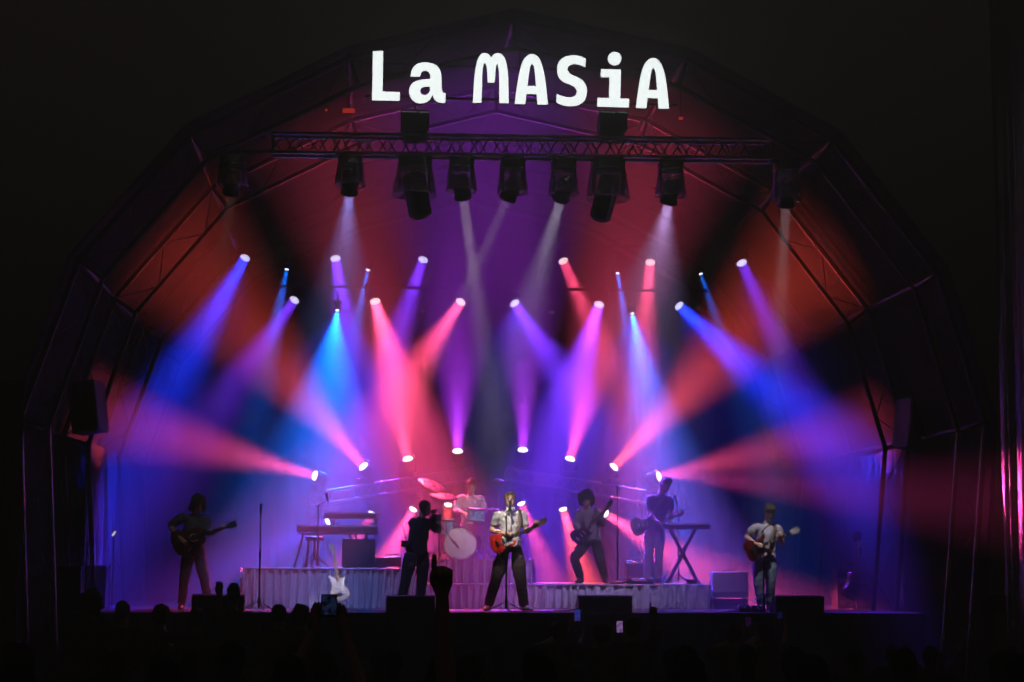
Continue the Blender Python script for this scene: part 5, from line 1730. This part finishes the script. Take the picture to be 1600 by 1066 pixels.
def spectator(px, ytop, Y, label, hair, mats=M_CR, lift=None, hands=None, base=None, h=None):
    """a person in the crowd whose head top is seen at that pixel"""
    p = at(px, ytop, Y)
    h = h or p.z
    root_p = V((p.x, Y, 0))
    J = stand_pose(h)
    J = {k: v + root_p for k, v in J.items()}
    if lift:
        J.update({k: V(v) for k, v in lift.items()})
    return person('person', label, root_p, J, mats, face=(0, 1, 0), hair=hair, voxel=.02, group='people in the crowd', hands=hands, fingers=True)
mop, sht, cur = ('mop', H_BROWN), ('short', H_DARK), ('curly', H_DARK)
spectator(192, 938, -7.6, 'dark head in the crowd left of the acoustic player', sht)
spectator(252, 945, -8.0, 'dark head in the crowd below the acoustic player', mop, M_CG)
spectator(436, 944, -7.8, 'dark head in the crowd right of the left microphone stand', sht, M_CG)
spectator(470, 945, -8.2, 'dark head in the crowd below the left riser', mop)
spectator(142, 925, -6.2, 'tall dark head in the crowd before the far left case', cur)
# arms
def arm_up(px, py_tip, Y, h, side=1):
    tip = at(px, py_tip, Y)
    base = V((tip.x - .23 * side, Y - .06, 0))
    s = 'b' if side > 0 else 'a'
    wr = tip - V((0, 0, .185))
    return {'sh_' + s: base + V((.19 * side, 0, 1.43 * h / 1.76)), 'el_' + s: base + V((.25 * side, .06, (1.43 * h / 1.76 + wr.z) / 2)), 'wr_' + s: wr, 'hand_' + s: tip}, base
def raised(px, py_tip, Y, h, label, side=1, hands=None, hair=sht, mats=M_CR):
    lift, base = arm_up(px, py_tip, Y, h, side)
    s = 'b' if side > 0 else 'a'
    J = {k: v + base for k, v in stand_pose(h).items()}
    J.update(lift)
    hh = {s: (0, -1, 0)}; hh.update(hands or {})
    return person('person', label, base, J, mats, face=(0, 1, 0), hair=hair, voxel=.014, group='people in the crowd', hands=hh, fr=1.15)
raised(691, 856, -20.8, 1.74, 'person close to the camera raising one pointing finger before the drums', 1, {'point_b': True, 'curl_b': 1.6})
raised(343, 905, -7.2, 1.74, 'person in the crowd raising an open hand before the left wedge', 1, {'curl_b': .25})
raised(1021, 938, -8.0, 1.66, 'person in the crowd raising a hand below the right riser', 1, {'point_b': True, 'curl_b': 1.5})
spectator(365, 913, -5.6, 'dark head with cap in the crowd above the left wedge', ('tall', H_DARK))
def phone_person(px, py, Y, label, plabel, w, hgt, sm, h=1.56, side=.24):
    """someone holding up a phone whose screen faces the camera"""
    c = at(px, py, Y)
    base = V((c.x - side, Y - .34, 0))
    k = h / 1.76
    J = {a: v + base for a, v in stand_pose(h).items()}
    for s, e in (('a', -1), ('b', 1)):
        J['wr_' + s] = c + V((e * (w / 2 + .045), -.02, -hgt * .5 - .09)); J['hand_' + s] = c + V((e * (w / 2 + .022), .02, -hgt * .3))
        J['el_' + s] = base + V((e * .24, .16, (1.42 * k + c.z) / 2 - .17))
    person('person', label, base, J, M_CR, face=(0, 1, 0), hair=mop, voxel=.02, group='people in the crowd', hands={'a': (.7, -.7, 0), 'b': (-.7, -.7, 0), 'curl_a': .15, 'curl_b': .15})
    ph = thing('mobile_phone', plabel, 'phone', c, 'raised phones')
    mb = MB(); mb.rbox((0, 0, 0), (w, .009, hgt), .004); part('phone_case', mb, M_BLACK, ph)
    mb = MB(); mb.rbox((0, -.0052, .002), (w * .92, .002, hgt * .86), .0008); part('screen', mb, sm, ph)
phone_person(902, 962, -6.3, 'person in the crowd filming with a blue-lit phone', 'phone with bright blue screen raised right of the singer', .075, .15, screen_mat('scr1', (.02, .12, 1), (.10, .02, .12), 1.0))
phone_person(968, 980, -7.2, 'person in the crowd filming with a purple-lit phone', 'phone with pale purple screen raised below the right riser', .075, .145, screen_mat('scr2', (.75, .40, .75), (.12, .05, .45), 1.0))
phone_person(514, 946, -18.6, 'person close to the camera holding a phone before the white guitar', 'dark phone with dim blue picture raised before the white guitar', .080, .11, screen_mat('scr3', (.02, .035, .10), (.002, .002, .006), .55), 1.62, .03)
phone_person(1169, 972, -7.0, 'person in the crowd with a dim purple phone on the right', 'phone with dim purple screen raised below the right guitarist', .07, .12, screen_mat('scr4', (.12, .02, .25), (.01, .005, .03), .35))
phone_person(1218, 962, -6.5, 'person in the crowd with a dim blue phone on the right', 'phone with dim blue screen raised beside the right wedge', .06, .09, screen_mat('scr5', (.03, .05, .5), (.01, .005, .03), .4))
# the rest of the crowd: one dark mass
src_me = [o.data for o in col.objects if o.name.startswith('body') and o.parent and o.parent.get('group') == 'people in the crowd'][:5]
mb = MB()
rnd = random.Random(3)
cv, cf = [], []
for Yc in (-6.5, -9, -11.5, -14, -16.5, -19):
    n = int(16 * (28 + Yc) / 22) + 2
    for i in range(n):
        px = -40 + 1680 * (i + .5 + rnd.uniform(-.3, .3)) / n
        y0 = 1000 + rnd.uniform(0, 26)
        htop = min(at(px, y0, Yc).z, 1.80)
        me = src_me[rnd.choice((0, 1, 2, 3))]
        zs = max(v.co.z for v in me.vertices)
        k = htop / max(zs, 1e-3) if zs > .5 else 1
        b = len(cv)
        x = at(px, 880, Yc).x
        ca, sa = math.cos(rnd.uniform(-.5, .5)), 0
        cv += [(x + v.co.x * k, Yc + rnd.uniform(0, 0) + v.co.y * k, max(.003, v.co.z * k)) for v in me.vertices]
        cf += [[b + q for q in p.vertices] for p in me.polygons]
me = bpy.data.meshes.new('crowd'); me.from_pydata(cv, [], cf); me.materials.append(MATS['crowd_black']); me.shade_smooth()
o = link('crowd', me); tag(o, 'dark mass of people watching in front of the stage', 'crowd', kind='stuff')

# ---------------------------------------------------------------- the haze of the show
hz = bpy.data.materials.new('haze_air'); hz.use_nodes = True
nt = hz.node_tree; nt.nodes.clear()
out = nt.nodes.new('ShaderNodeOutputMaterial'); pv = nt.nodes.new('ShaderNodeVolumePrincipled')
pv.inputs['Density'].default_value = HAZE_DENSITY
pv.inputs['Color'].default_value = (.9, .9, .9, 1)
pv.inputs['Anisotropy'].default_value = .2
nt.links.new(pv.outputs[0], out.inputs['Volume'])
mb = MB(); mb.box((0, 0, 5.35), (126, 126, 12.9))
o = link('haze', mb.mesh('haze', hz)); tag(o, kind='stuff')
